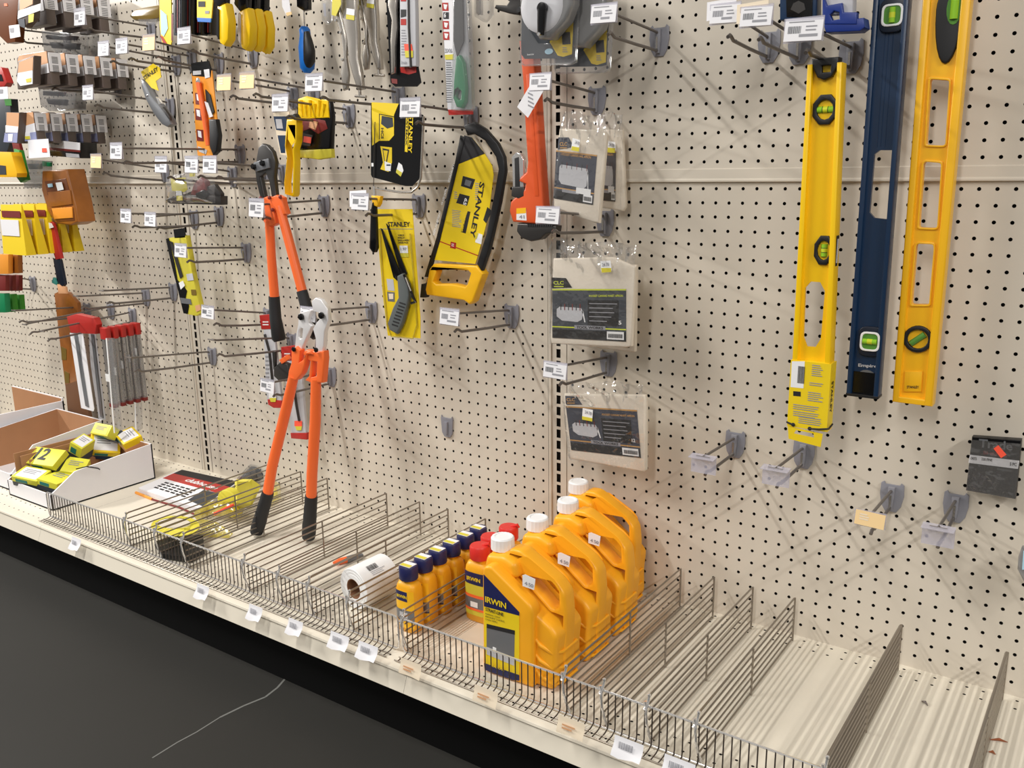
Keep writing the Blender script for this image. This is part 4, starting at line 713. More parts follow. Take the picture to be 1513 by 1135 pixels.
# ---- green handled saw in long pack
Y = -4.0; t = thing('packaged_saw', 'green handled saw in a long grey and clear pack with red bottom edge', 'saw', (onY(670, 0, Y).x, Y, 12))
mb = MB(); mb.pp([(650, -50), (684, -50), (690, 40), (697, 160), (694, 168), (664, 168), (661, 160)], Y, 'photo_grey', .15, r=.03); mb.pp([(662, 162), (697, 162), (697, 169), (663, 170)], Y-.03, 'red', .2)
mb.pp([(651, -50), (668, -50), (672, 88), (658, 88)], Y-.02, 'card_white', .02)
for y in (4, 31, 47): mb.pp([(653+y*.03, y), (662+y*.03, y), (662.5+y*.03, y+12), (653.5+y*.03, y+12)], Y-.04, 'red', .01); mb.pp([(655+y*.03, y+2), (661+y*.03, y+3), (659+y*.03, y+10), (656+y*.03, y+9)], Y-.05, 'white', .01)
mb.pp([(655, 18), (663, 18), (663, 28), (655, 28)], Y-.04, 'print_black', .01); mb.ptext('6', (656, 26), (659, 26), 7, Y-.05, 'white'); mb.ptext('3X6', (657, 78), (668, 78), 6, Y-.04, 'print_grey'); mb.pp([(657, 81), (670, 80), (670, 88), (658, 88)], Y-.04, 'lemon', .01); rows(mb, 659, 92, 10, 3.4, 18, Y-.02, 'tool_grey', seed=6); mb.build('label_panel', t)
mb = MB(); mb.pp([(671, -50), (682, -50), (685, 60), (675, 84), (670, 60)], Y-.2, 'dark_steel', .1); mb.build('blade', t)
mb = MB(); mb.pp([(673, 84), (678, 81), (684, 92), (688, 130), (687, 150), (682, 160), (674, 158), (669, 145), (670, 120)], Y-.5, 'green', .45, r=.12, holes=[[(673, 134), (677, 131), (681, 135), (680, 146), (677, 148), (673, 143)]]); mb.build('handle', t)
mb = MB(); mb.pp([(669, -50), (690, -50), (694, 60), (698, 158), (695, 164), (665, 163), (668, 60)], Y-.55, 'clear_hard', .5, r=.15); mb.build('blister', t)
# ---- yellow file handle, small card and work-glove pack
Y = -6.2; t = thing('surform_file', 'long yellow plastic file holder hanging left of the black and yellow pouch', 'file', (onY(432, 180, Y).x, Y, 5))
mb = MB(); mb.pp([(423, 176), (438, 176), (438, 208), (434, 222), (435, 240), (434, 288), (432, 291), (420, 287), (419, 270), (423, 232), (420, 215)], Y, 'yellow', .8, r=.14, holes=[[(427, 187), (436, 187), (435, 208), (431, 212), (427, 205)]]); mb.build('body', t)
mb = MB(); mb.pp([(424, 178), (426, 172), (434, 168), (438, 174), (438, 178)], Y+.1, 'rubber', .6, r=.08); mb.pp([(428, 188), (435, 188), (434, 209), (430, 208)], Y+.3, 'dark_steel', .2); mb.build('blade', t)
Y = -4.6; t = thing('work_pouch', 'crumpled yellow and black bagged pack with an orange sticker', 'packaged item', (onY(460, 160, Y).x, Y, 6))
mb = MB(); mb.pp([(438, 150), (460, 144), (486, 146), (490, 172), (488, 222), (440, 222), (436, 200)], Y, 'gloss_black', .6, r=.2)
mb.build('contents', t); mb = MB(); mb.pp([(440, 178), (455, 174), (480, 178), (484, 190), (470, 198), (458, 190), (442, 196)], Y-.05, 'dark_red', .05, r=.02); mb.pp([(458, 178), (470, 180), (466, 192), (456, 188)], Y-.07, 'pack_peach', .04); mb.pp([(446, 196), (462, 200), (458, 216), (444, 214)], Y-.07, 'dark_steel', .04); mb.build('printed_insert', t)
mb = MB(); mb.pp([(440, 146), (452, 142), (470, 146), (484, 148), (486, 174), (440, 176)], Y-.1, 'yellow', .3, r=.08)
for i in range(6): mb.tube([onY(444+i*7, 148+(i % 2)*5, Y-.16), onY(447+i*6, 172, Y-.12)], [.16, .05], 'yellow', 6)
mb.build('header', t); mb = MB(); mb.pp([(437, 222), (489, 220), (490, 233), (470, 236), (456, 234), (438, 233)], Y-.1, 'lemon', .5, r=.1); mb.build('bottom_hem', t)
mb = MB(); mb.pp([(449, 201), (460, 203), (459, 212), (448, 210)], Y-.15, 'sticker_orange', .02); mb.build('sticker', t)
Y = -5.2; t = thing('blade_card', 'small cream and blue card hanging left of the yellow file holder', 'blade pack', (onY(412, 170, Y).x, Y, 5))
mb = MB(); mb.pp([(403, 163), (427, 163), (428, 200), (424, 230), (414, 228), (408, 196)], Y, 'manila_light', .06); mb.pp([(404, 172), (426, 172), (424, 194), (408, 192)], Y-.02, 'navy', .02); mb.pp([(407, 176), (416, 176), (418, 190), (409, 190)], Y-.03, 'photo_grey', .02); mb.pp([(410, 200), (422, 200), (421, 226), (415, 226)], Y-.02, 'navy', .02); mb.build('printed_card', t)
# ---- saw blade packs behind the cutters
Y = -2.0
def bladepack(label, top, body, bot, stick, x):
    t = thing('blade_pack', label, 'blade pack', (onY(*body[0], Y).x, Y, onY(*body[0], Y).z)); mb = MB(); mb.pp(body, Y, 'photo_grey', .3, r=.06); rows(mb, body[0][0]+3, body[0][1]+40, 6, 6, 8, Y-.03); mb.build('sleeve', t)
    mb = MB(); mb.pp(top, Y-.05, 'red', .4, r=.04); a, b = top[0]; rows(mb, a+5, b+9, 12, 4, 2, Y-.07, 'white'); mb.build('header', t); mb = MB(); mb.pp(bot, Y-.05, 'red', .4, r=.04); mb.build('end_band', t)
    mb = MB(); mb.tube([onY(*q, Y-.12) for q in x], .13, 'dark_steel', 8); mb.build('blade', t)
    mb = MB(); (a, b) = stick; mb.pp([(a, b), (a+11, b), (a+11, b+8), (a, b+8)], Y-.1, 'sticker_orange' if a > 420 else 'white', .02); mb.pp([(a+1, b+8), (a+11, b+8), (a+10, b+14), (a+3, b+14)], Y-.1, 'lemon', .02); mb.build('price_sticker', t)
bladepack('grey blade pack with red header beside the grip of the upper bolt cutter', [(383, 466), (403, 464), (405, 486), (386, 487)], [(389, 486), (404, 486), (410, 540), (416, 594), (394, 592), (391, 530)], [(395, 590), (416, 592), (416, 603), (404, 603), (396, 598)], (397, 580), [(391, 494), (398, 520), (402, 560), (406, 585)])
bladepack('grey blade pack with red band seen between the legs of the lower bolt cutter', [(415, 513), (438, 510), (441, 532), (416, 534)], [(417, 530), (444, 530), (452, 640), (430, 640), (424, 580)], [(429, 640), (453, 640), (453, 650), (430, 648)], (435, 622), [(434, 570), (438, 600), (442, 622)])
t = thing('pliers_wrench', 'dark grey tool with orange trim hanging behind the lower bolt cutter, left of its pivot', 'wrench', (onY(415, 545, -4).x, -4, -16)); mb = MB(); mb.pp([(404, 544), (414, 534), (424, 538), (428, 552), (424, 564), (412, 564), (404, 556)], -4, 'dark_steel', .6, r=.12); mb.pp([(402, 520), (406, 520), (406, 545), (404, 546)], -3.9, 'dark_steel', .3); mb.build('head', t); mb = MB(); mb.pp([(412, 532), (424, 524), (428, 530), (416, 538)], -4.1, 'orange', .3, r=.05); mb.build('trim', t)
# ---- black packet low on the right
Y = -1.1; t = thing('black_packet', 'small black packet with white band and orange sticker low on the right pegboard', 'packet', (onY(1470, 650, Y).x, Y, -14))
mb = MB(); mb.pp([(1436, 646), (1509, 651), (1500, 738), (1427, 725)], Y, 'black', .7, r=.08); mb.build('packet_body', t)
mb = MB(); mb.pp([(1437, 646), (1508, 652), (1506, 681), (1433, 672)], Y-.03, 'gloss_black', .03); mb.pp([(1433, 672), (1506, 681), (1504, 693), (1431, 684)], Y-.05, 'card_white', .03); mb.ptext('Trade', (1446, 661), (1496, 666), 13, Y-.04, 'tool_grey', True); mb.ptext('SHEETS', (1452, 671), (1488, 676), 5, Y-.04, 'dark_red'); mb.ptext('GRITS', (1434, 679), (1443, 680), 4, Y-.06, 'print_black'); mb.ptext('220 FINE', (1450, 680), (1466, 682), 4, Y-.06, 'print_black'); mb.ptext('5 PC', (1492, 688), (1502, 689), 5, Y-.06, 'print_black'); mb.pp([(1435, 650), (1508, 656), (1500, 738), (1428, 724)], Y-.1, 'clear_film', .01); mb.build('printed_band', t)
mb = MB(); mb.pp([(1468, 663), (1475, 658), (1487, 672), (1479, 677)], Y-.12, 'sticker_orange', .02); mb.build('sticker', t)
Y = -2.2; t = thing('blister_pack', 'edge of a clear blister pack cut off by the right border of the photo', 'packaged item', (onY(1520, 830, Y).x, Y, -26)); mb = MB(); mb.pp([(1509, 810), (1560, 800), (1560, 870), (1512, 860), (1503, 842), (1504, 824)], Y, 'clear_grey', .6, r=.15); mb.build('blister', t); mb = MB(); mb.pp([(1512, 814), (1560, 806), (1560, 840), (1510, 842)], Y-.03, 'pale_blue', .04); mb.build('printed_label', t)
# ================================================================ the far left bay: packs, cartons and envelopes on their hooks
def rowpack(n, names, f, Yf, dY, depth, cols, grp, dx0=0, dz0=0):
    """a row of equal packs hung one behind the other"""
    for i in range(n):
        Y = Yf+dY*i
        # the same pack shifted straight back along its hook
        P = [onY(*q, Yf) for q in f]; t = None
        base = thing('blade_pack', names[i], 'blade pack', (P[0].x, Y, P[0].z), grp); xs = [p.x for p in P]; x0, x1 = min(xs), max(xs); z0, z1 = min(p.z for p in P), max(p.z for p in P); h = z1-z0
        mb = MB(); mb.prism([(x0, z0), (x1, z0), (x1, z1-.3), (x1-.6, z1), (x0+.6, z1), (x0, z1-.3)], Y, Y+depth, 'pack_brown', r=.12, steps=2); mb.build('blister', base)
        mb = MB(); mb.prism([(x0+.3, z0+h*.5), (x1-.2, z0+h*.55), (x1-.2, z1-.1), (x0+.7, z1-.1), (x0+.3, z1-.5)], Y-.03, Y+.02, 'pack_peach'); mb.prism([(x0+.1, z0+h*.3), (x1-.15, z0+h*.34), (x1-.15, z0+h*.62), (x0+.1, z0+h*.5)], Y-.05, Y, 'card_white')
        if cols == 'lilac': mb.prism([(x0+.1, z0+.2), (x1-.1, z0+.2), (x1-.1, z0+h*.34), (x0+.1, z0+h*.3)], Y-.06, Y, 'pack_lilac')
        mb.prism([(x0+(x1-x0)*.35, z0+h*.12), (x0+(x1-x0)*.65, z0+h*.12), (x0+(x1-x0)*.65, z0+h*.34), (x0+(x1-x0)*.35, z0+h*.34)], Y-.08, Y-.04, 'card_white'); mb.prism([(x0+(x1-x0)*.36, z0+h*.12), (x0+(x1-x0)*.64, z0+h*.12), (x0+(x1-x0)*.64, z0+h*.22), (x0+(x1-x0)*.36, z0+h*.22)], Y-.09, Y-.05, 'lemon'); mb.build('front_label', base)
        mb = MB(); zt_ = z1-.2; zc = z0+h*.38
        mb.box(x1, x1+.05, Y+.02, Y+depth+.3, zc, zt_, 'card_white')
        for k in range(2):
            for q in range(5): mb.box(x1+.05, x1+.06, Y+depth*.3, Y+depth*.95, zt_-.4-k*(zt_-zc)*.45-q*(zt_-zc)*.075-.08, zt_-.4-k*(zt_-zc)*.45-q*(zt_-zc)*.075, 'tool_grey')
        mb.build('side_barcode', base)
nm = lambda row: ['brown blade pack with white side barcode, %s in the %s row at far left' % (k, row) for k in ('front one', 'second back', 'third back', 'fourth back', 'last one')]
rowpack(4, nm('top'), [(38, -20), (62, -22), (62, 34), (38, 42)], -8.4, 2.0, 1.1, 'x', 'boxed blade packs, top row')
rowpack(5, nm('middle'), [(30, 88), (70, 74), (70, 118), (30, 130)], -9.6, 1.9, 1.0, 'x', 'boxed blade packs, middle row')
rowpack(5, nm('lower'), [(30, 172), (50, 164), (50, 196), (30, 212)], -9.2, 1.75, .95, 'lilac', 'boxed blade packs, lower row')
def slab(name, label, cat, parts, Y, grp=None):
    first = parts[0][1][0][0]; t = thing(name, label, cat, (onY(*first[0], Y).x, Y, onY(*first[0], Y).z), grp)
    for pn, shapes in parts:
        mb = MB()
        for sh in shapes if isinstance(shapes[0][0], list) or isinstance(shapes[0][0], tuple) and isinstance(shapes[0][0][0], tuple) else [shapes]:
            pts, m_ = sh[0], sh[1]; d = sh[2] if len(sh) > 2 else .3; off = sh[3] if len(sh) > 3 else 0; r = sh[4] if len(sh) > 4 else (.06 if d > .2 else 0)
            mb.pp(pts, Y-off, m_, d, r=r, steps=2)
        mb.build(pn, t)
    return t
slab('blade_pack', 'blade pack with lilac base and peach front, left neighbour of the lower barcode row', 'blade pack', [('blister', [([(8, 166), (29, 166), (27, 200), (26, 212), (5, 210), (9, 190)], 'pack_brown', .8, 0)]), ('front_label', [([(10, 166), (28, 167), (27, 190), (9, 192)], 'pack_peach', .03, .04), ([(8, 185), (27, 187), (26, 196), (8, 197)], 'card_white', .03, .05), ([(7, 196), (26, 196), (25, 211), (5, 210)], 'pack_lilac', .03, .05), ([(12, 198), (19, 198), (18, 209), (12, 209)], 'card_white', .03, .08)])], -10)
slab('blade_pack', 'peach fronted blade pack with white price label, left neighbour of the middle barcode row', 'blade pack', [('blister', [([(27, 90), (50, 82), (49, 124), (26, 132), (24, 110)], 'pack_brown', .8, 0)]), ('front_label', [([(28, 92), (49, 84), (48, 106), (26, 110)], 'pack_peach', .03, .04), ([(26, 108), (48, 104), (48, 124), (30, 127), (25, 120)], 'card_white', .03, .05), ([(38, 117), (46, 115), (46, 121), (39, 122)], 'lemon', .03, .08)])], -11)
slab('blade_pack', 'white and peach blade pack with navy corner at the front of the top row', 'blade pack', [('blister', [([(28, -20), (50, -20), (48, 26), (36, 40), (25, 28), (26, 10)], 'pack_brown', .8, 0)]), ('front_label', [([(30, -18), (49, -18), (48, 6), (29, 16)], 'pack_peach', .03, .04), ([(27, 16), (60, 5), (60, 15), (26, 28)], 'card_white', .03, .06), ([(26, 28), (36, 28), (37, 42), (28, 38)], 'navy_dark', .03, .06), ([(42, 22), (50, 20), (49, 32), (42, 34)], 'lemon', .03, .08)])], -10.2)
# dark clutter of packs hanging under the rows
for i, (a, b, c, d, Y, m_, l) in enumerate([(60, 45, 130, 82, -3.2, 'bag_label', 'dark grey packs hanging between the top and middle barcode rows'), (55, 128, 112, 162, -2.8, 'bag_label', 'dark packs hanging between the middle and lower barcode rows')]):
    t = thing('dark_pack', l, 'packaged item', (onY(a, b, Y).x, Y, onY(a, b, Y).z)); mb = MB(); mb.pp([(a, b), (c, b+4), (c-1, d), (a+16, d+2), (a+4, d-6)], Y, 'clear_dark', 1.4, r=.2); mb.build('blister', t)
    mb = MB(); mb.pp([(a+8, b+6), (c-20, b+8), (c-22, b+14), (a+8, b+13)], Y+.3, 'gloss_black', .6, r=.1); mb.pp([(a+12, b+17), (c-16, b+19), (c-18, b+28), (a+16, b+26)], Y+.2, 'dark_steel', .5, r=.1); mb.build('tool', t)
slab('tool_carton', 'white and black product carton with dark red stripe above the amber case', 'carton', [('box', [([(62, 205), (118, 211), (119, 234), (70, 230), (63, 228)], 'gloss_black', 2.0, 0)]), ('printed_band', [([(66, 205), (118, 211), (118, 222), (66, 217)], 'card_white', .05, .06), ([(66, 217), (118, 222), (118, 225), (66, 221)], 'dark_red', .05, .07)]), ('round_badge', [([(97, 226), (116, 228), (117, 233), (98, 232)], 'photo_grey', .05, .08)])], -6.2)
t = bpy.data.objects['tool_carton']; mb = MB(); mb.ptext('Topcor', (77, 214), (88, 216), 5, -6.3, 'gloss_black'); mb.build('lettering', t)
t = slab('large_price_card', 'large pale price card with small orange sticker in front of the lower barcode row', 'price card', [('card', [([(41, 207), (71, 205), (74, 232), (43, 234)], 'card_white', .04, 0)]), ('sticker', [([(62, 219), (68, 219), (69, 225), (62, 225)], 'sticker_orange', .03, .05)])], -9.4)
slab('small_price_card', 'white price card low in front of the top row at far left', 'price card', [('card', [([(13, 38), (28, 36), (30, 54), (15, 57)], 'card_white', .04, 0)]), ('barcode_print', [([(14, 42), (20, 41), (20, 48), (15, 48)], 'print_grey', .01, .03)])], -11)
slab('edge_price_card', 'white price card cut by the left edge under the red packet', 'price card', [('card', [([(-8, 129), (11, 128), (12, 146), (-8, 147)], 'card_white', .04, 0)]), ('barcode_print', [([(-4, 132), (4, 132), (4, 138), (-4, 138)], 'print_grey', .01, .03)])], -10)
slab('brown_pack', 'rust brown pack filling the top left corner behind the barcode row', 'packaged item', [('body', [([(-30, -30), (30, -30), (24, 30), (22, 62), (10, 64), (-4, 50), (-20, 30)], 'amber_dark', 1.0, 0)]), ('round_mark', [([(6, 5), (10, 5), (11, 9), (6, 9)], 'orange', .02, .04)])], -8.5)
slab('red_packet', 'red packet cut by the left edge beside the middle barcode row', 'packaged item', [('body', [([(-20, 96), (2, 100), (10, 122), (6, 128), (-20, 128)], 'red', .8, 0)]), ('dark_window', [([(-12, 106), (2, 110), (5, 120), (-12, 120)], 'gloss_black', .03, .04)])], -8)
slab('green_packet', 'green packet cut by the left edge, below the left price card', 'packaged item', [('body', [([(-6, 30), (2, 40), (6, 60), (-6, 62)], 'green', .6, 0)])], -8) if 0 else None
slab('green_packet', 'dark pack with green panel under the left edge price card', 'packaged item', [('blister', [([(-20, 146), (14, 146), (18, 200), (10, 225), (-20, 225)], 'bag_label', 1.0, 0)]), ('green_panel', [([(6, 146), (16, 146), (17, 156), (8, 156)], 'leaf_green', .04, .05)])], -6)
slab('yellow_carton', 'mustard yellow carton with dark window cut by the left edge', 'carton', [('box', [([(-20, 224), (16, 225), (25, 256), (24, 262), (-20, 262)], 'amber_yellow', 1.2, 0)]), ('window', [([(-10, 243), (8, 245), (9, 258), (-10, 258)], 'bag_label', .04, .05)])], -9)
slab('green_blister', 'bright green edged pack just right of the mustard carton', 'packaged item', [('body', [([(20, 220), (28, 222), (38, 266), (30, 270), (24, 262)], 'leaf_green', .6, 0)]), ('red_corner', [([(16, 205), (26, 207), (30, 222), (20, 224)], 'dark_red', .4, -.2)])], -7)
slab('grey_blister', 'clear grey pack with green inside, between the green edged pack and the amber case', 'packaged item', [('blister', [([(34, 236), (66, 238), (64, 262), (58, 278), (36, 278), (32, 260)], 'clear_dark', 1.0, 0)]), ('contents', [([(40, 242), (60, 242), (58, 250), (42, 250)], 'grip_grey', .4, -.3), ([(62, 238), (74, 240), (74, 246), (62, 246)], 'green', .3, -.3)])], -5)
# amber case
Y = -6.6; t = thing('amber_case', 'amber brown plastic tool case hanging tilted above the yellow envelopes', 'tool case', (onY(90, 255, Y).x, Y, onY(90, 255, Y).z))
mb = MB(); mb.pp([(62, 252), (98, 250), (110, 300), (115, 328), (104, 333), (82, 330), (70, 312), (61, 280)], Y, 'amber', 2.2, r=.18); mb.build('shell', t)
mb = MB(); mb.pp([(66, 268), (97, 264), (103, 284), (98, 290), (70, 288)], Y-.05, 'amber_dark', .08, r=.03); mb.pp([(75, 310), (108, 308), (110, 326), (84, 328)], Y-.05, 'amber_dark', .08, r=.03); mb.build('recess', t)
mb = MB(); mb.pp([(70, 284), (103, 281), (106, 302), (75, 306)], Y-.15, 'amber', .15, r=.05); mb.pp([(76, 308), (106, 306), (107, 322), (80, 324)], Y-.15, 'card_orange', .15, r=.05); mb.build('ridge', t)
mb = MB(); mb.pp([(82, 270), (91, 269), (94, 280), (85, 282)], Y-.2, 'white', .02); mb.pp([(70, 272), (77, 271), (78, 276), (71, 277)], Y-.2, 'pale_blue', .02); mb.build('price_sticker', t)
# yellow envelopes
for i in range(5):
    Y = -9.8+i*1.45; f = [(10, 304), (28, 303), (30, 330), (26, 375), (5, 375), (8, 340)]; P = [onY(*q, -9.8) for q in f]
    t = thing('yellow_envelope', ['frontmost yellow envelope with red and white print', 'second yellow envelope from the front', 'middle yellow envelope of the five', 'fourth yellow envelope, next to last', 'rearmost yellow envelope beside the red strip pack'][i], 'envelope', (P[0].x, Y, P[0].z), 'yellow envelopes on one hook')
    mb = MB(); rr = [(p.x, Y, p.z) for p in P]; xs = [p.x for p in P]; x0, x1 = min(xs), max(xs); z0, z1 = min(p.z for p in P), max(p.z for p in P); k = z1-z0
    mb.loft([[(x0+.4, Y+.3, z1), (x1-.1, Y+.3, z1), (x1-.1, Y+.42, z1), (x0+.4, Y+.42, z1)], [(x0+.3, Y+.1, z1-k*.3), (x1, Y+.1, z1-k*.3), (x1, Y+.6, z1-k*.3), (x0+.3, Y+.6, z1-k*.3)], [(x0, Y, z0), (x1+.1, Y, z0), (x1+.1, Y+1.15, z0), (x0, Y+1.15, z0)]], 'card_yellow'); mb.build('paper', t)
    mb = MB(); mb.prism([(x0+.9, z1-k*.12), (x1-.1, z1-k*.12), (x1-.1, z1-k*.25), (x0+.9, z1-k*.25)], Y+.02, Y+.08, 'dark_red'); mb.prism([(x0+.5, z1-k*.3), (x1-.6, z1-k*.3), (x1-.8, z1-k*.62), (x0+.4, z1-k*.62)], Y-.03, Y+.03, 'card_white'); mb.build('printed_label', t)
# red / blue strip pack then brown strips
slab('strip_pack', 'long narrow red and dark blue strip pack hanging below the amber case', 'strip pack', [('upper_card', [([(70, 325), (78, 330), (85, 360), (90, 382), (82, 384), (74, 360)], 'red', .4, 0)]), ('dark_card', [([(78, 382), (88, 384), (95, 420), (92, 424), (84, 416)], 'navy_dark', .4, 0)]), ('teal_corner', [([(78, 410), (86, 412), (84, 422), (76, 418)], 'teal', .3, 0)]), ('price_sticker', [([(68, 328), (76, 330), (79, 336), (72, 338)], 'white', .03, .2)]), ('lower_card', [([(84, 420), (96, 424), (98, 434), (86, 434)], 'pack_peach', .3, 0)])], -6.5)
slab('brown_strip', 'tall amber and brown strip hanging behind the red topped white card', 'strip pack', [('upper_panel', [([(80, 434), (88, 430), (100, 432), (114, 448), (116, 470), (84, 470)], 'amber', .5, 0)]), ('amber_panel', [([(84, 470), (112, 470), (122, 560), (96, 570), (90, 520)], 'amber', .45, 0)]), ('lower_panel', [([(96, 568), (122, 560), (136, 640), (103, 640)], 'brown', .45, 0)]), ('dark_corner', [([(90, 512), (98, 516), (98, 532), (91, 532)], 'olive', .03, .04), ([(95, 548), (102, 552), (102, 566), (96, 566)], 'olive', .03, .04)])], -1.9)
slab('blade_card', 'white card with long grey blade and red top, left of the clear tubes', 'blade pack', [('backing_card', [([(103, 492), (122, 492), (139, 604), (138, 608), (120, 603)], 'card_white', .06, 0)]), ('blade', [([(109, 493), (114, 493), (131, 602), (126, 600)], 'tool_grey', .1, .08)]), ('header', [([(98, 468), (112, 464), (138, 470), (142, 480), (140, 494), (104, 492)], 'red', .8, .1, .1)])], -6.8)
slab('blade_card', 'second white blade card in shadow just behind the first red topped one', 'blade pack', [('backing_card', [([(131, 492), (141, 492), (156, 620), (146, 620), (134, 540)], 'photo_grey', .06, 0)]), ('blade', [([(134, 494), (138, 494), (152, 618), (148, 616)], 'tool_grey', .1, .08)])], -4.6)  # white card given a grey colour, its shadow is put into the material
for i in range(5):
    Y = -6.6+i*.95; f = [(148, 490), (160, 489), (170, 600), (160, 605)]
    P = [onY(*q, -6.6) for q in f]; x0 = P[0].x; z1 = P[0].z; z0 = P[2].z
    t = thing('tube_pack', ['front clear tube of saw blades with red top', 'second clear blade tube with red top', 'middle clear blade tube with red top', 'fourth clear blade tube with red top', 'rearmost clear blade tube with red top, nearest the pegboard'][i], 'blade pack', (x0, Y, z1), 'red topped blade tubes on one hook')
    mb = MB(); mb.box(x0, x0+1.1, Y, Y+.55, z0, z1-.8, 'clear_dark', b=.12); mb.box(x0+.35, x0+.7, Y+.2, Y+.3, z0, z1-.8, 'steel'); mb.build('tube', t)
    mb = MB(); mb.box(x0-.1, x0+1.2, Y-.05, Y+.6, z1-.9, z1+.5, 'red', b=.12); mb.build('cap', t); mb = MB(); mb.box(x0, x0+1.1, Y, Y+.55, z0-.3, z0+.15, 'dark_red', b=.05); mb.build('end_plug', t)
    mb = MB(); mb.box(x0+.05, x0+.8, Y-.06, Y-.03, z0+(2.8+i*.6), z0+(3.7+i*.6), 'white'); mb.build('price_sticker', t)
for i, (L, nm_) in enumerate([([(156, 500), (166, 500), (178, 636), (168, 640)], 'long empty clear sleeve hanging left of the red capped tubes'), ([(196, 500), (204, 500), (208, 634), (200, 640)], 'long empty clear sleeve hanging right of the red capped tubes')]):
    slab('clear_sleeve', nm_, 'sleeve', [('sleeve', [(L, 'clear_hard', .3, 0)]), ('rim', [([L[0], (L[0][0]+1.5, L[0][1]), (L[3][0]+1.5, L[3][1]), L[3]], 'white', .05, .05)])], [-7.4, -2.0][i])
slab('orange_packets', 'orange packet cut by the left edge below the envelopes', 'packet', [('body', [([(-10, 376), (12, 376), (12, 405), (-10, 405)], 'card_orange', .6, 0)])], -8.2, 'orange packets under the envelopes')
slab('orange_packets', 'orange packet right of the one at the left edge', 'packet', [('body', [([(13, 376), (26, 377), (27, 404), (13, 404)], 'amber', .6, 0)])], -7.4, 'orange packets under the envelopes')
for i in range(3): slab('green_sleeve', ['pale green bag at the left edge above the long bare hooks', 'green packet right of the pale green bag', 'green packet furthest right of the three'][i], 'packet', [('body', [([(-8+i*12, 434+i), (6+i*11, 434+i), (8+i*11, 462-i), (-6+i*12, 462-i)], 'green' if i == 0 else 'leaf_green', .7, 0)]), ('red_top', [([(-6+i*12, 406), (8+i*10, 407), (8+i*10, 430), (-6+i*12, 430)], 'dark_red', .5, 0)])], -8+i*1.2, 'green packets at the left edge')
# ---- upper middle-left
Y = -4.2
slab('amber_blister', 'glossy olive brown clamshell pack hanging high above the manila card', 'packaged item', [('shell', [([(190, 20), (200, 12), (234, 6), (237, 14), (235, 27), (214, 31), (196, 30), (190, 25)], 'olive', 1.4, 0, .35)]), ('back_card', [([(204, 28), (232, 28), (230, 36), (206, 36)], 'clear_hard', .2, 0)])], Y)
slab('utility_blade_card', 'white, blue and yellow blade card left of the black blister packs', 'blade pack', [('backing_card', [([(235, -40), (252, -40), (254, 60), (252, 67), (240, 66), (236, 40)], 'card_yellow', .1, 0)]), ('blue_panel', [([(237, 14), (246, 22), (248, 42), (242, 54), (238, 50)], 'pale_blue', .03, .04)]), ('red_stripe', [([(236, 52), (240, 54), (246, 64), (242, 65)], 'red', .03, .05), ([(253, 20), (256, 22), (255, 60), (253, 60)], 'dark_red', .03, .05)])], -5)
for i in range(4):
    slab('black_blister', ['grey and black blister pack nearest the blue and yellow card', 'black blister pack, second of four dark ones', 'black blister pack, third of four dark ones', 'black blister pack nearest the yellow knives'][i], 'packaged item', [('shell', [([(254+i*15, -50), (268+i*15, -50), (268+i*14.5, 54-i), (256+i*15, 52)], 'bag_label' if i == 0 else 'gloss_black', .8, 0, .1)]), ('ribs', [([(258+i*15+k*3.4, -40), (259.2+i*15+k*3.4, -40), (259.2+i*15+k*3.2, 48), (258+i*15+k*3.2, 48)], 'dark_red' if k % 2 else 'dark_steel', .06, .06) for k in range(3)])], -5.4+i*.7, 'dark blister packs at the top')
slab('blue_yellow_card', 'yellow card with blue foot in front of the utility knives', 'card', [('card', [([(291, -40), (318, -40), (312, 28), (291, 27)], 'card_yellow', .1, 0)]), ('blue_foot', [([(291, 26), (312, 27), (311, 33), (292, 32)], 'blue', .1, .02)]), ('print', [([(293, 2), (303, 2), (303, 10), (293, 10)], 'print_black', .02, .03), ([(303, 16), (309, 16), (309, 20), (303, 20)], 'print_grey', .02, .03)])], -6.6)
for i, (dx, dy, Y) in enumerate([(0, 0, -7.2), (32, 7, -5.4), (45, 8, -4.4), (59, 11, -3.2)]):
    t = slab('utility_knife', ['yellow utility knife with black slider, separate from the three together', 'yellow knife with grey back edge, left of the three together', 'yellow utility knife, middle of the three together', 'yellow utility knife, right of the three together'][i], 'utility knife', [('body', [([(320+dx, 8+dy), (332+dx, 4+dy), (337+dx, 30+dy), (336+dx, 58+dy), (330+dx, 68+dy), (324+dx, 64+dy), (320+dx, 50+dy)], 'yellow', 1.0, 0, .25)]), ('slider', [([(314+dx, -30), (332+dx, -30), (331+dx, 4+dy), (322+dx, 10+dy), (314+dx, 0+dy)], 'gloss_black', .7, .05, .1)])], Y, None if i == 0 else 'yellow utility knives hanging together')
    mb = MB(); mb.pp([(320+dx, 12+dy), (323+dx, 14+dy), (323+dx, 58+dy), (319.5+dx, 52+dy)], Y-.1, 'gloss_black' if i == 0 else 'photo_grey', .9); mb.build('back_strip', t)
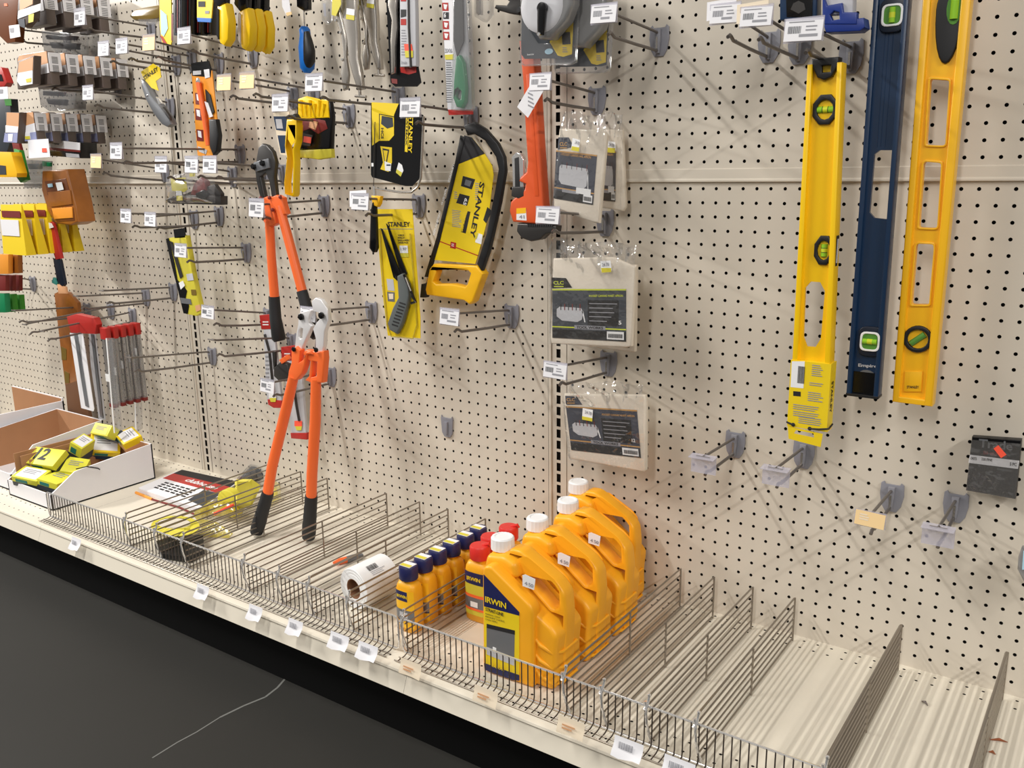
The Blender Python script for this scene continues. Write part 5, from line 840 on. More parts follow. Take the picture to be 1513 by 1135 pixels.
# grey utility knife with yellow card
t = slab('grey_utility_knife', 'grey metal utility knife hanging at a slant from a yellow card', 'utility knife', [('body', [([(208, 117), (213, 120), (222, 140), (236, 158), (249, 176), (252, 184), (246, 188), (238, 184), (226, 168), (214, 146), (208, 128)], 'tool_grey', .9, 0, .2)]), ('slider', [([(230, 143), (234, 146), (238, 153), (234, 155)], 'chrome', .3, .2, .05), ([(240, 158), (250, 172), (251, 178), (246, 172)], 'dark_steel', .3, .1, .05)])], -6.2)
mb = MB(); mb.pp([(208, 106), (226, 94), (236, 100), (238, 114), (230, 120), (234, 134), (224, 130), (212, 116)], -6.0, 'card_yellow', .05); mb.ptext('STANLEY', (213, 119), (234, 104), 6, -6.02, 'print_black'); mb.build('hang_card', t)
mb = MB(); mb.lathe([(.02, 0), (.12, .02), (.02, .1)], onY(217.5, 141, -6.2), 'chrome', (0, -1, 0), 10); mb.build('screw', t)
# orange carded saw
Y = -4.4; t = slab('carded_hacksaw', 'orange card with small orange and black handled saw, right of the slotted left upright', 'saw', [('backing_card', [([(283, 108), (313, 104), (321, 180), (322, 225), (318, 232), (292, 230), (288, 180)], 'card_orange', .1, 0)]), ('header', [([(282, 94), (290, 92), (308, 90), (312, 104), (311, 114), (284, 112)], 'gloss_black', .12, .02)]), ('print', [([(285, 105), (297, 104), (297, 110), (285, 111)], 'photo_grey', .02, .05), ([(301, 103), (309, 102), (310, 114), (303, 116)], 'card_white', .02, .05)])], Y)
for (a, b) in ((288, 137), (288, 160), (290, 191)):
    mb = MB(); mb.pp([(a, b), (a+10, b+1), (a+11, b+18), (a+1, b+17)], Y-.03, 'dark_red', .02); mb.pp([(a+2, b+2), (a+7, b+3), (a+8, b+13), (a+3, b+11)], Y-.05, 'card_white', .02); mb.build('picture', t)
mb = MB(); mb.pp([(292, 216), (306, 222), (304, 228), (294, 224)], Y-.04, 'photo_grey', .02); mb.build('picture', t)
mb = MB(); mb.tube([onY(a, b, Y-.3) for a, b in [(293, 122), (298, 150), (303, 180), (308, 215)]], .26, 'orange', 10); mb.build('frame', t)
mb = MB(); mb.pp([(303, 132), (310, 140), (316, 165), (310, 172), (305, 158)], Y-.15, 'rubber', .1); mb.pp([(302, 150), (307, 152), (314, 172), (309, 174)], Y-.2, 'card_white', .1); mb.build('blade', t)
mb = MB(); mb.pp([(308, 176), (318, 176), (322, 200), (320, 224), (314, 230), (309, 216)], Y-.6, 'black', .6, r=.15); mb.build('handle', t); mb = MB(); mb.lathe([(.1, 0), (.34, .05), (.1, .15)], onY(293, 120, Y-.3), 'chrome', (0, -1, 0), 10); mb.build('wing_nut', t)
# bagged hand plane
Y = -4.8; t = slab('hand_plane', 'hand plane with dark red knob in a clear clamshell with yellow tag', 'hand plane', [('body', [([(258, 292), (284, 282), (316, 272), (326, 286), (326, 296), (258, 297)], 'dark_steel', .5, -.2, .1)]), ('sole', [([(243, 295), (256, 290), (300, 288), (326, 290), (326, 303), (250, 301)], 'dark_steel', .9, 0, .1)])], Y)
mb = MB(); c = onY(294, 276, Y+.2); mb.pp([(280, 288), (286, 270), (296, 262), (303, 268), (304, 282), (296, 292)], Y, 'dark_red', .7, r=.2); mb.build('knob', t); mb = MB(); mb.pp([(288, 286), (300, 280), (306, 286), (304, 294), (290, 294)], Y-.15, 'gloss_black', .6, r=.1); mb.build('lever', t)
mb = MB(); mb.pp([(252, 264), (274, 262), (277, 280), (272, 284), (254, 282)], Y-.1, 'lemon', .04); mb.pp([(280, 254), (288, 254), (288, 261), (280, 261)], Y-.1, 'lemon', .04); mb.build('yellow_card', t); mb = MB(); mb.pp([(260, 282), (268, 282), (270, 296), (261, 297)], Y-.15, 'lemon', .03); mb.pp([(260, 282), (268, 282), (269, 289), (260, 289)], Y-.17, 'white', .03); mb.build('price_sticker', t)
mb = MB(); G = []; NU = 16; NV = 10
for j in range(NV+1):
    for i in range(NU+1):
        u, v = i/NU, j/NV; p = onY(248+u*72, 262+v*38-7*math.sin(math.pi*u)*(1-v), Y-.3); G.append((p.x, Y-.5-1.1*(math.sin(math.pi*u)*math.sin(math.pi*v))**.6+.05*math.sin(u*23+v*11), p.z))
mb.add(G, [(j*(NU+1)+i, j*(NU+1)+i+1, (j+1)*(NU+1)+i+1, (j+1)*(NU+1)+i) for j in range(NV) for i in range(NU)], 'clear_hard'); mb.build('clamshell', t, 180)
# long yellow saw packet
Y = -5.2; t = slab('saw_packet', 'long yellow and black saw packet hanging over the slotted left upright', 'saw', [('packet_body', [([(248, 352), (274, 348), (285, 410), (297, 462), (290, 467), (274, 464), (262, 420)], 'lemon', .6, 0, .05)]), ('hanger', [([(256, 339), (272, 337), (274, 351), (258, 352)], 'gloss_black', .1, 0, 0)]), ('black_panel', [([(245, 353), (249, 352), (258, 390), (262, 414), (272, 424), (276, 430), (274, 440), (279, 452), (277, 464), (271, 463), (262, 425), (254, 395)], 'gloss_black', .05, .05, 0)]), ('saw_print', [([(250, 356), (255, 358), (270, 408), (266, 412)], 'dark_steel', .05, .08, 0), ([(266, 440), (281, 442), (283, 450), (268, 448)], 'tool_grey', .05, .08, 0)]), ('label_print', [([(275, 405), (284, 404), (286, 414), (277, 415)], 'photo_grey', .03, .06, 0), ([(282, 428), (289, 428), (290, 436), (283, 436)], 'olive', .03, .06, 0), ([(288, 452), (295, 450), (297, 458), (290, 461)], 'pack_peach', .03, .06, 0)]), ('price_sticker', [([(264, 418), (270, 415), (273, 422), (267, 428)], 'white', .03, .1, 0)])], Y)
# white tag hanging top at (425,5)
slab('hang_tag', 'small white tag hanging at the top just left of the screwdriver', 'tag', [('tag', [([(415, -20), (424, -20), (430, 20), (423, 23), (417, 10)], 'card_white', .05, 0)]), ('foot', [([(422, 19), (430, 17), (431, 21), (424, 24)], 'manila', .05, .01)])], -4)
# ================================================================ front fence and shelf dividers
FY = -18.35; FT = DECK+2.75
def fence(x0, x1, label):
    t = thing('wire_fence', label, 'wire fence', ((x0+x1)/2, FY, DECK)); n = int((x1-x0)/.5); mb = MB(); zb = DECK+.16
    mb.tube([(x0+.25, FY, zb), (x0+.05, FY, zb+.2), (x0, FY, zb+.6), (x0, FY, FT-.25), (x0+.1, FY, FT-.05), (x0+.3, FY, FT), (x1-.3, FY, FT), (x1-.1, FY, FT-.05), (x1, FY, FT-.25), (x1, FY, zb+.6), (x1-.05, FY, zb+.2), (x1-.25, FY, zb)], .085, 'chrome', 8, closed=True); mb.build('outer_frame', t)
    mb = MB()
    for i in range(1, n):
        x = x0+(x1-x0)*i/n; mb.tube([(x, FY-.06, FT+.03), (x, FY-.08, zb+.35), (x, FY-.16, zb+.1), (x, FY-.5, zb-.04), (x, FY-1.25, zb-.06)], .045, 'wire_dark', 5)
    mb.build('wires', t); mb = MB(); mb.tube([(x0+.2, FY-1.25, zb-.06), (x1-.2, FY-1.25, zb-.06)], .05, 'wire', 6); mb.tube([(x0+.2, FY-.75, zb-.06), (x1-.2, FY-.75, zb-.06)], .04, 'wire', 6); mb.build('front_rail', t)
fence(-57.2, -8.75, 'chrome wire fence along the shelf front below the bolt cutters and label roll')
fence(-8.35, 40, 'chrome wire fence along the shelf front below the yellow jugs')
def divider(x, label, top=3.45, n=7, wr=.062):
    t = thing('wire_divider', label, 'shelf divider', (x, -9.5, DECK), 'wire shelf dividers'); y1, y0 = -1.0, FY+.12; mb = MB()
    for i in range(n):
        z = DECK+.12+(top-.12)*i/(n-1)
        if i == n-1: mb.tube([(x, y0-.05, z-.1), (x, y0+.2, z), (x, y1, z)], wr+.01, 'wire', 6)
        else: mb.tube([(x, y0, z), (x, y1, z)], wr, 'wire', 6)
    mb.build('long_wires', t)
    mb = MB(); 
    mb.tube([(x+.06, y1, DECK+.05), (x+.06, y1, DECK+top+.06)], .075, 'wire', 8); mb.build('back_post', t); mb = MB(); mb.tube([(x+.08, -9.6, DECK+.05), (x+.08, -9.6, DECK+top+.05)], .07, 'wire', 8); mb.build('middle_post', t)
    mb = MB(); mb.tube([(x, y0-.02, DECK+top-.05), (x-.03, y0-.1, DECK+top-.4), (x-.06, FY-.12, FT+.05), (x-.02, FY-.3, FT-.25), (x, FY-.2, FT-1.1), (x+.1, FY-.02, FT-1.9), (x+.3, FY+.05, DECK+.3)], .085, 'chrome', 8)
    mb.tube([(x-.18, FY-.1, FT+.35), (x-.1, FY-.12, FT+.02), (x-.14, FY-.25, FT-.15)], .11, 'chrome', 8); mb.lathe([(.01, 0), (.11, .06), (.11, .16), (.01, .22)], (x, y0-.05, DECK+top-.06), 'chrome', 'z', 10); mb.build('fence_clip', t)
D = [(-43.0, 'wire divider furthest left, beside the catalogue'), (-38.2, 'wire divider under the yellow packed levels, second from left'), (-34.2, 'wire divider just left of the bolt cutter grips'), (-25.9, 'wire divider just right of the bolt cutter grips'), (-21.6, 'wire divider behind the small orange handled knife'), (-18.1, 'wire divider passing left of the label roll'), (-13.7, 'wire divider right of the label roll'), (-8.2, 'wire divider right of the row of navy capped bottles'), (-12.0, ''), (5.6, 'wire divider along the right side of the yellow jugs'), (8.4, 'wire divider first clear of the jugs on the right'), (11.5, 'wire divider second clear of the jugs on the right'), (14.7, 'wire divider just left of the widest empty bay'), (22.1, 'tall looking wire divider right of the widest empty bay'), (28.6, 'wire divider nearest the right edge of the photo')]
for x, l in D:
    if l: divider(x, l, n=8 if x > 20 else 7, wr=.1 if x > 20 else .062)
# ================================================================ jugs
def prof(pts, Y=-14.9): return [(onY(a, b, Y).x, onY(a, b, Y).z) for a, b in pts]
def jug(dx, dy, label, stick=None):
    Y0 = -17.0; XL_ = -2.25; lz = lambda z: z*1.1+.12; B = DECK+.03; t = thing('chalk_jug', label, 'jug', (.8, -15, DECK), 'yellow chalk jugs')
    c = lambda L: [(XL_+a, B+b) for a, b in L]; cl = lambda L: [(x, max(z, B)) for x, z in L]
    p3 = lambda L: [(q_.x, q_.z) for q_ in (onY(*v) for v in L)]
    def cl(L):
        out = []
        for x, z in L:
            z = max(z, B)
            if not out or (Vector((x, z))-Vector(out[-1])).length > .3: out.append((x, z))
        return out
    P = cl(p3([(717, 1000, -16.2), (716, 960, -16.2), (715, 860, -16.2), (717, 830, -16.0), (728, 812, -15.4), (757, 812, -14.9), (765, 804, -14.6), (782, 807, -14.5), (833, 851, -14.5), (847, 869, -14.4), (851, 898, -14.3), (856, 941, -13.6), (857, 980, -13.6), (851, 1003, -13.8)]))
    H = p3([(768, 842, -15.4), (768, 829, -15.4), (779, 825, -15.4), (818, 858, -15.4), (826, 869, -15.4), (827, 898, -15.4), (818, 900, -15.4)])
    mb = MB(); mb.prism(rounded(P, .3), Y0+1.45, Y0+2.75, 'jug', holes=[rounded(H, .2)], r=.22, steps=4)
    mb.prism(rounded(p3([(716, 860, -16.2), (717, 831, -16.0), (728, 814, -15.4), (757, 814, -15.0), (770, 828, -15.4), (772, 850, -15.6), (745, 862, -16)]), .3), Y0+.8, Y0+3.5, 'jug', r=.4, steps=4)
    P2 = cl(p3([(719, 1002, -16.6), (716, 970, -16.6), (715, 866, -16.6), (718, 836, -16.5), (744, 846, -16.3), (762, 868, -16.3), (792, 902, -16.3), (818, 924, -16.2), (846, 924, -14.6), (856, 945, -13.4), (857, 980, -13.4), (850, 1003, -13.6)]))
    mb.prism(rounded(P2, .3), Y0+.4, Y0+3.85, 'jug', r=.34, steps=4); xr = max(x for x, z in P2)
    for k in range(3): mb.tube([(xr-2.3, Y0+.5, B+4.0-k*1.15), (xr-1.3, Y0+.36, B+3.2-k*1.15), (xr-.45, Y0+.52, B+2.8-k*1.15), (xr-.08, Y0+1.2, B+2.7-k*1.15), (xr-.08, Y0+3.1, B+2.7-k*1.15)], [.06, .16, .16, .12, .12], 'jug', 8)
    mb.build('body', t, 50)
    mb = MB(); P3 = cl(p3([(717, 1010, Y0-.05), (713, 985, Y0-.05), (712, 850, Y0-.05), (713, 838, Y0-.05), (724, 836, Y0-.05), (782, 894, Y0-.05), (787, 904, Y0-.05), (788, 1020, Y0-.05)])); mb.prism(rounded(P3, .3), Y0-.05, Y0+1.0, 'jug', r=.22, steps=4); mb.build('front_panel', t, 50)
    mb = MB(); F_ = Y0-.08; q = lambda L, m_, o=0: mb.pp(L, F_-o, m_, .03)
    q([(715, 894), (767, 907), (767, 1005), (716, 988)], 'card_yellow'); q([(714.5, 849), (767, 905), (767, 910), (715, 896)], 'cap_navy', .01); q([(719, 924), (760.5, 934), (759.5, 984), (719, 967)], 'tool_grey', .01); q([(719, 922), (760.5, 932), (760.5, 938), (719, 928)], 'print_black', .02); q([(719, 956), (760, 972), (759.5, 984), (719, 967)], 'photo_grey', .02); q([(728, 956), (733, 958), (733, 966), (728, 964)], 'white', .03); q([(715, 980), (767, 998), (767, 1006), (758, 1005), (716, 990)], 'cap_navy', .03)
    mb.ptext('IRWIN', (717, 889.5), (748, 900), 9.5, F_-.04, 'card_yellow'); mb.ptext('STRAIT-LINE', (717.5, 902.5), (744, 911), 5.5, F_-.04, 'print_black')
    for i, (w_, s_) in enumerate([(22, 'MARKING CHALK'), (28, 'PERMANENT STAINING'), (18, 'CHALK REFILL')]): mb.ptext(s_, (717.5, 908+i*4), (717.5+w_, 908+i*4+w_*.28), 2.6, F_-.04, 'print_black', False)
    mb.ptext('BLUE', (727, 985), (745, 992), 5, F_-.06, 'card_yellow'); mb.build('front_label', t)
    mb = MB(); cx, cy, cz = onY(743, 812, Y0+2.1).x, Y0+2.1, onY(743, 812, Y0+2.1).z-.05; mb.lathe([(.62, 0), (.66, .1), (.66, .4)], (cx, cy, cz-.15), 'jug', 'z', 20)
    R = []
    for z, r in ((0, .74), (.05, .82), (.85, .8), (.95, .72), (.96, .56), (.92, .54)): R.append([(cx+(r+(.03 if k % 2 else 0))*math.cos(2*math.pi*k/36), cy+(r+(.03 if k % 2 else 0))*math.sin(2*math.pi*k/36), cz+.12+z) for k in range(36)])
    mb.loft(R, 'white'); mb.build('cap', t, 30)
    return t
J = jug(0, 0, 'frontmost yellow chalk jug with the full printed label showing')
mb = MB(); mb.pp([(772, 850), (776, 849), (791, 856), (789, 872), (772, 866)], -16.66, 'white', .02); mb.ptext('4 50', (775, 864), (788, 869), 6, -16.68, 'print_grey'); st = mb.build('price_sticker', J)
labs = ['second yellow chalk jug, with a small white sticker below its handle', 'third yellow chalk jug, sticker seen through its handle', 'rearmost yellow chalk jug against the pegboard']
for i, (dx, dy) in enumerate([(.1, 4.3), (.1, 8.6), (-1.4, 12.7)]):
    t = copy_tree(J, (dx, dy, 0), labs[i])
    for ch in list(t.children):
        if ch.name.startswith('price_sticker') and i == 2: bpy.data.objects.remove(ch)
# ================================================================ bottles
def bottle(cx, cy, label, red=False):
    t = thing('chalk_bottle', label, 'bottle', (cx, cy, DECK), 'red capped chalk bottles' if red else 'navy capped chalk bottles'); z = DECK+.02; w, d = (1.0, .72) if not red else (1.2, .8); q_ = .82 if not red else 1; mb = MB(); R = []
    for h, k in ((0, .88), (.12, 1), (4.0*q_, 1), (4.5*q_, .93), (4.85*q_, .78), (4.95*q_, .5), (5.3*q_, .5)):
        R.append([(cx+w*k*math.copysign(abs(math.cos(a))**.6, math.cos(a)), cy+(d if k > .55 else w*.8)*k*math.copysign(abs(math.sin(a))**.6, math.sin(a)), z+h) for a in [2*math.pi*i/28 for i in range(28)]])
    mb.loft(R, 'bottle'); mb.build('body', t, 50); mb = MB(); yf = cy-d-.02
    def wrap(z0, z1, x0, x1, m_, o=0):
        N = 8; V = []
        for i in range(N+1):
            x = x0+(x1-x0)*i/N; u = min(.995, abs(x)/w); yy = -d*(1-u**(1/.3))**.3*1.0 if u < 1 else 0; V += [(cx+x, cy+yy-.03-o, z+z0), (cx+x, cy+yy-.03-o, z+z1)]
        mb.add(V, [(2*i, 2*i+2, 2*i+3, 2*i+1) for i in range(N)], m_)
    if red:
        wrap(.6, 4.1, -1.05, 1.05, 'lemon'); wrap(3.2, 4.2, -1.05, 1.05, 'cap_navy', .01); wrap(2.1, 2.35, -1.05, 1.05, 'orange', .02); wrap(1.2, 2.1, -1.05, 1.05, 'tool_grey', .02); wrap(1.0, 1.2, -1.05, 1.05, 'orange', .02); mb.text('IRWIN', (cx-.7, yf-.02, z+3.5), (1, 0, 0), (0, 0, 1), 'card_yellow', w=1.3, h=.32, lift=.02); wrap(1.3, 1.75, -.4, .3, 'white', .03)
    else:
        wrap(.4, 3.5, -.9, .9, 'amber_yellow'); wrap(2.6, 3.4, -.9, .4, 'cap_navy', .01); wrap(1.1, 1.9, -.9, .9, 'tool_grey', .02); wrap(1.25, 1.7, -.4, .4, 'photo_grey', .03); mb.text('IRWIN', (cx-.62, yf-.02, z+2.85), (1, 0, 0), (0, 0, 1), 'card_yellow', w=1.0, h=.26, lift=.02); wrap(1.0, 1.1, -.9, .9, 'cap_navy', .04)
    mb.build('printed_label', t); mb = MB(); r = .8 if red else .74; m_ = 'cap_red' if red else 'cap_navy'
    mb.lathe([(r*.96, 0), (r, .06), (r, .95), (r*.9, 1.08), (r*.3, 1.1), (.01, 1.1)], (cx, cy, z+5.15*q_), m_, 'z', 28)
    if red: mb.tube([(cx+.2, cy+.1, z+6.2), (cx+.75, cy+.2, z+6.42), (cx+.85, cy+.25, z+6.2)], [.12, .14, .1], m_)
    h = mb.build('cap', t, 40)
    if not red: mb = MB(); mb.box(cx-.55, cx+.5, cy-.45, cy+.4, z+5.15*q_+1.1, z+5.15*q_+1.13, 'card_white'); mb.box(cx-.5, cx+.45, cy-.42, cy-.05, z+5.15*q_+1.13, z+5.15*q_+1.15, 'lemon'); mb.build('price_sticker', h)
    return t
b0 = bottle(-10.3, -15.3, 'frontmost navy capped chalk bottle')
for i in range(1, 6): copy_tree(b0, (0, 1.75*i+(.1 if i > 3 else 0), 0), ['', 'second navy capped chalk bottle from the front', 'third navy capped chalk bottle from the front', 'fourth navy capped chalk bottle from the front', 'fifth navy capped chalk bottle, next to last', 'rearmost navy capped chalk bottle'][i])
r0 = bottle(-6.7, -11.0, 'red capped chalk bottle directly left of the front jug, label visible', True); copy_tree(r0, (-.4, 1.95, 0), 'middle red capped chalk bottle, mostly hidden'); copy_tree(r0, (-.3, 4.3, 0), 'rearmost red capped chalk bottle with spout tip up')
# ================================================================ label roll
t = thing('label_roll', 'roll of white labels lying on its side on the shelf', 'label roll', (-16.7, -13.5, DECK)); mb = MB()
ax = Vector((.05, 1, 0)).normalized(); c0 = Vector((-16.25, -15.4, DECK+1.75)); n = 40; L = 3.6
R = [[c0+ax*h+r*(Vector((1, -.12, 0)).normalized()*math.cos(2*math.pi*k/n)+Vector((0, 0, 1))*math.sin(2*math.pi*k/n)) for k in range(n)] for r, h in ((.85, .3), (.85, 0), (1.2, .0), (1.21, .02), (1.45, .0), (1.46, .02), (1.68, 0), (1.72, .04), (1.72, L-.04), (1.68, L), (.85, L))]
mb.loft(R, 'white', cap=False); mb.build('label_paper', t, 30); mb = MB(); R = [[c0+ax*h+r*(Vector((1, -.12, 0)).normalized()*math.cos(2*math.pi*k/n)+Vector((0, 0, 1))*math.sin(2*math.pi*k/n)) for k in range(n)] for r, h in ((.86, .01), (.78, .01), (.78, L-.01), (.86, L-.01))]; mb.loft(R, 'cardboard_dark', cap=False); mb.build('core', t, 30)
mb = MB(); u = Vector((.55, 0, .83)); tq = Vector((.83, 0, -.55)); o = c0+u*1.74+ax*.9; barcode(mb, o, ax, -tq, 1.0, .5, 'print_black', 9, 4); lines(mb, o-ax*0+tq*.15, ax, -tq, 1.6, .16, 3, 'print_grey', .3); mb.build('printed_label', t)
# small knife with orange end
t = thing('small_knife', 'small grey folding knife with orange end lying behind the label roll', 'knife', (-22.5, -9.5, DECK)); a, b = onZ(492, 832, DECK+.3), onZ(512, 827, DECK+.3); c = onZ(536, 821, DECK+.3)
mb = MB(); mb.tube([b, (b+c)/2, c], [.3, .34, .22], 'tool_grey', 8); mb.build('handle', t); mb = MB(); mb.tube([a, (a+b)/2, b], [.1, .3, .3], 'orange', 8); mb.build('orange_end', t)
# ================================================================ catalogue on the shelf
t = thing('catalogue', 'red, white and black catalogue lying on the shelf behind the fence', 'catalogue', (-50, -5, DECK))
Z = DECK+.5; q = lambda a, b, z=Z: onZ(a, b, z)
def flat(mb, pts, z, m_, th=.02):
    P = [onZ(a, b, z) for a, b in pts]; n_ = len(P); mb.loft([[Vector((p.x, p.y, z-th)) for p in P], [Vector((p.x, p.y, z)) for p in P]], m_)
C4 = [(205, 722), (262, 697), (345, 716), (295, 752)]
mb = MB(); flat(mb, C4, Z, 'card_white', .45); mb.build('pages', t); uvp = lambda u, v: tuple((Vector(C4[0])*(1-v)+Vector(C4[3])*v)*(1-u)+(Vector(C4[1])*(1-v)+Vector(C4[2])*v)*u)
mb = MB(); flat(mb, [uvp(.02, -.02), uvp(1, -.02), uvp(1, 1.02), uvp(.02, 1.02)], Z+.03, 'card_white', .02); flat(mb, [uvp(.62, 0), uvp(.9, 0), uvp(.9, 1), uvp(.62, 1)], Z+.05, 'red'); flat(mb, [uvp(.9, 0), uvp(1.12, 0), uvp(1.12, 1), uvp(.9, 1)], Z+.05, 'print_black'); flat(mb, [uvp(.15, .72), uvp(.6, .72), uvp(.62, 1.0), uvp(.1, 1.0)], Z+.05, 'bag_label')
for r_ in range(4):
    for k in range(6): 
        u = .2+.09*r_; v = .12+.09*k; flat(mb, [uvp(u, v), uvp(u+.045, v), uvp(u+.045, v+.065), uvp(u, v+.065)], Z+.055, 'print_black')
o = onZ(*uvp(.72, .3), Z+.06); e = onZ(*uvp(.70, .85), Z+.06); mb.text('clubhouse', o, e-o, Vector((0, 0, 1)).cross((e-o).normalized()), 'white', w=(e-o).length, h=.9, lift=.01); mb.build('cover', t)
mb = MB(); P = [onZ(a, b, DECK+.1) for a, b in [(201, 728), (225, 738), (265, 750), (292, 762)]]; mb.tube(P[:2], .16, 'card_orange', 8); mb.tube(P[1:], .12, 'dark_red', 8); mb.build('spine', t)
# ================================================================ yellow packs in the divider bays
t = thing('packed_tape', 'clear pack with ring shaped yellow card lying behind the fence at left', 'packaged item', (-41, -14, DECK))
mb = MB(); flat(mb, [(228, 800), (262, 790), (300, 790), (302, 812), (280, 824), (240, 818)], DECK+.6, 'black', .5); mb.build('contents', t)
mb = MB(); Pc = [onZ(259+36*math.cos(a), 777+15*math.sin(a), DECK+1.6+.6*math.cos(a)) for a in [2*math.pi*i/24 for i in range(24)]]; Pi = [onZ(257+25*math.cos(a), 773+8*math.sin(a), DECK+1.6+.6*math.cos(a)) for a in [2*math.pi*i/24 for i in range(24)]]
mb.add(Pc+Pi+[p-Vector((0, 0, .06)) for p in Pc+Pi], [f_ for i in range(24) for f_ in ((i, (i+1) % 24, 24+(i+1) % 24, 24+i), (48+i, 72+i, 72+(i+1) % 24, 48+(i+1) % 24), (i, 48+i, 48+(i+1) % 24, (i+1) % 24))], 'lemon'); mb.build('ring_card', t)
mb = MB(); A = [(290, 766, 1.8), (318, 770, 1.5), (344, 788, .5), (338, 794, .2), (300, 792, .3), (280, 796, .3)]; P = [onZ(a, b, DECK+h) for a, b, h in A]; mb.add(P+[p-Vector((0, 0, .08)) for p in P], [tuple(range(6)), tuple(range(11, 5, -1))]+[(i, i+6, (i+1) % 6+6, (i+1) % 6) for i in range(6)], 'clear_yellow'); mb.pp([(244, 782), (280, 780), (272, 797), (262, 792), (252, 788)], -15.5, 'lemon', .05); mb.build('folded_card', t)
t = thing('packed_level', 'yellow cylinder headed clear pack with orange print lying among the dividers', 'packaged item', (-42, -8, DECK))
c = onZ(336, 745, DECK+1.5); d_ = (onZ(372, 728, DECK+1.6)-c).normalized(); mb = MB(); mb.lathe([(.01, 0), (1.35, 0), (1.5, .12), (1.5, .9), (1.3, 1.1), (.4, 1.2)], c, 'lemon', d_, 28); s_ = d_.cross(Vector((0, 0, 1)))
for k in (-.5, 0, .45): mb.obox(c-d_*.02+s_*k+Vector((0, 0, .1*k)), s_*.16, d_*.03, Vector((0, 0, .5)), 'olive')
mb.build('drum', t)
mb = MB(); P = [onZ(a, b, DECK+h) for a, b, h in [(350, 742, 2.6), (350, 708, 2.4), (372, 708, 2.6), (386, 718, 1.8), (372, 748, .8)]]; mb.add(P+[p-Vector((0, .3, .2)) for p in P], [tuple(range(5)), tuple(range(9, 4, -1))]+[(i, i+5, (i+1) % 5+5, (i+1) % 5) for i in range(5)], 'lemon'); mb.build('yellow_card', t)
mb = MB(); P = [onZ(a, b, DECK+h) for a, b, h in [(292, 762, .9), (310, 752, 1.0), (342, 752, 1.3), (352, 762, .8)]]; mb.tube(P, [.5, .75, .8, .5], 'clear_yellow', 12); mb.build('clear_tube', t); mb = MB(); A_, B_ = onZ(316, 760, DECK+1.7), onZ(345, 746, DECK+2.1); mb.tube([A_, B_], .16, 'sticker_orange', 6); mb.build('orange_print', t)
t = thing('black_pack', 'crumpled clear wrapped black pack behind the upper catalogue corner by the pegboard', 'packaged item', (-43, -2.2, DECK)); mb = MB(); P = [onZ(358, 712, DECK+1), onZ(375, 700, DECK+1.3), onZ(392, 700, DECK+1.3)]; mb.tube([P[0], P[1], P[2]], [.5, .9, .8], 'bag_label', 10); mb.build('contents', t); mb = MB(); mb.tube([p+Vector((0, -.1, .15)) for p in P], [.6, 1.0, .9], 'clear_film', 10); mb.build('wrap', t)
t = thing('yellow_pack', 'second yellow card lying right behind the bolt cutter grip', 'packaged item', (-38, -4, DECK)); mb = MB(); P = [onZ(a, b, DECK+h) for a, b, h in [(396, 706, 1.6), (410, 715, 1.5), (412, 738, .4), (398, 748, .2)]]; mb.add(P+[p+Vector((0, .3, -.1)) for p in P], [(0, 1, 2, 3), (7, 6, 5, 4), (0, 4, 5, 1), (1, 5, 6, 2), (2, 6, 7, 3), (3, 7, 4, 0)], 'clear_yellow'); mb.build('card', t)
# ================================================================ cartons at far left
def tray(name, label, x0, x1, y0, y1, h, hf, out, inn, tilt=0, front_cut=0):
    t = thing(name, label, 'carton', (x0, y0, DECK)); z = DECK+.02; th = .16
    mb = MB(); mb.box(x0, x1, y0, y1, z, z+.15, out)
    # right side wall with a slanted front
    for X, s in ((x1, -1), (x0, 1)):
        a = [(X, y0, z), (X, y1, z), (X, y1, z+h), (X, y0+(2.9 if hf < 2.2 else 4.0), z+h*.84), (X, y0, z+hf)]; b = [(X+s*th, *p[1:]) for p in a]; mb.add(a+b, [(0, 1, 2, 3, 4) if s < 0 else (4, 3, 2, 1, 0)]+[(i, i+5, (i+1) % 5+5, (i+1) % 5) for i in range(5)], out); mb.add(b, [(4, 3, 2, 1, 0) if s < 0 else (0, 1, 2, 3, 4)], inn)
    mb.box(x0, x1, y0, y0+th, z, z+hf, out); mb.box(x0, x1, y1-th, y1, z, z+h, out); mb.box(x0+th, x1-th, y1-th-.03, y1-th, z+.1, z+h-.05, inn); mb.build('carton_walls', t)
    return t
X1 = -58.6
t = tray('carton', 'white open carton of yellow boxed packs at the left end of the shelf', -67.6, X1, -17.25, -5.0, 4.2, 1.75, 'card_white', 'cardboard')
mb = MB(); mb.tube([(X1+.02, -14.2, DECK+3.8), (X1+.06, -13.0, DECK+3.75), (X1+.08, -11.8, DECK+3.2), (X1+.06, -11.6, DECK+3.0)], .06, 'print_black', 6); mb.build('string', t)
t2 = tray('carton', 'second open brown lined carton behind the left edge of the photo', -78.5, -68.3, -16.5, -5.0, 5.6, 2.0, 'card_white', 'cardboard')
t3 = thing('carton', 'tallest white rimmed carton furthest back at the left edge', 'carton', (-86, -10, DECK)); mb = MB()
mb.box(-92, -79.4, -14, -3.6, DECK+.02, DECK+.3, 'cardboard'); mb.box(-79.6, -79.4, -14, -3.6, DECK, DECK+6.2, 'card_white'); mb.box(-79.66, -79.6, -13.8, -3.8, DECK+.3, DECK+6.1, 'cardboard'); mb.box(-92, -79.4, -3.8, -3.6, DECK, DECK+6.6, 'card_white'); mb.box(-92, -79.6, -3.86, -3.8, DECK+.3, DECK+6.5, 'cardboard'); mb.box(-92, -79.4, -14.2, -14, DECK, DECK+2.5, 'cardboard'); mb.build('carton_walls', t3)
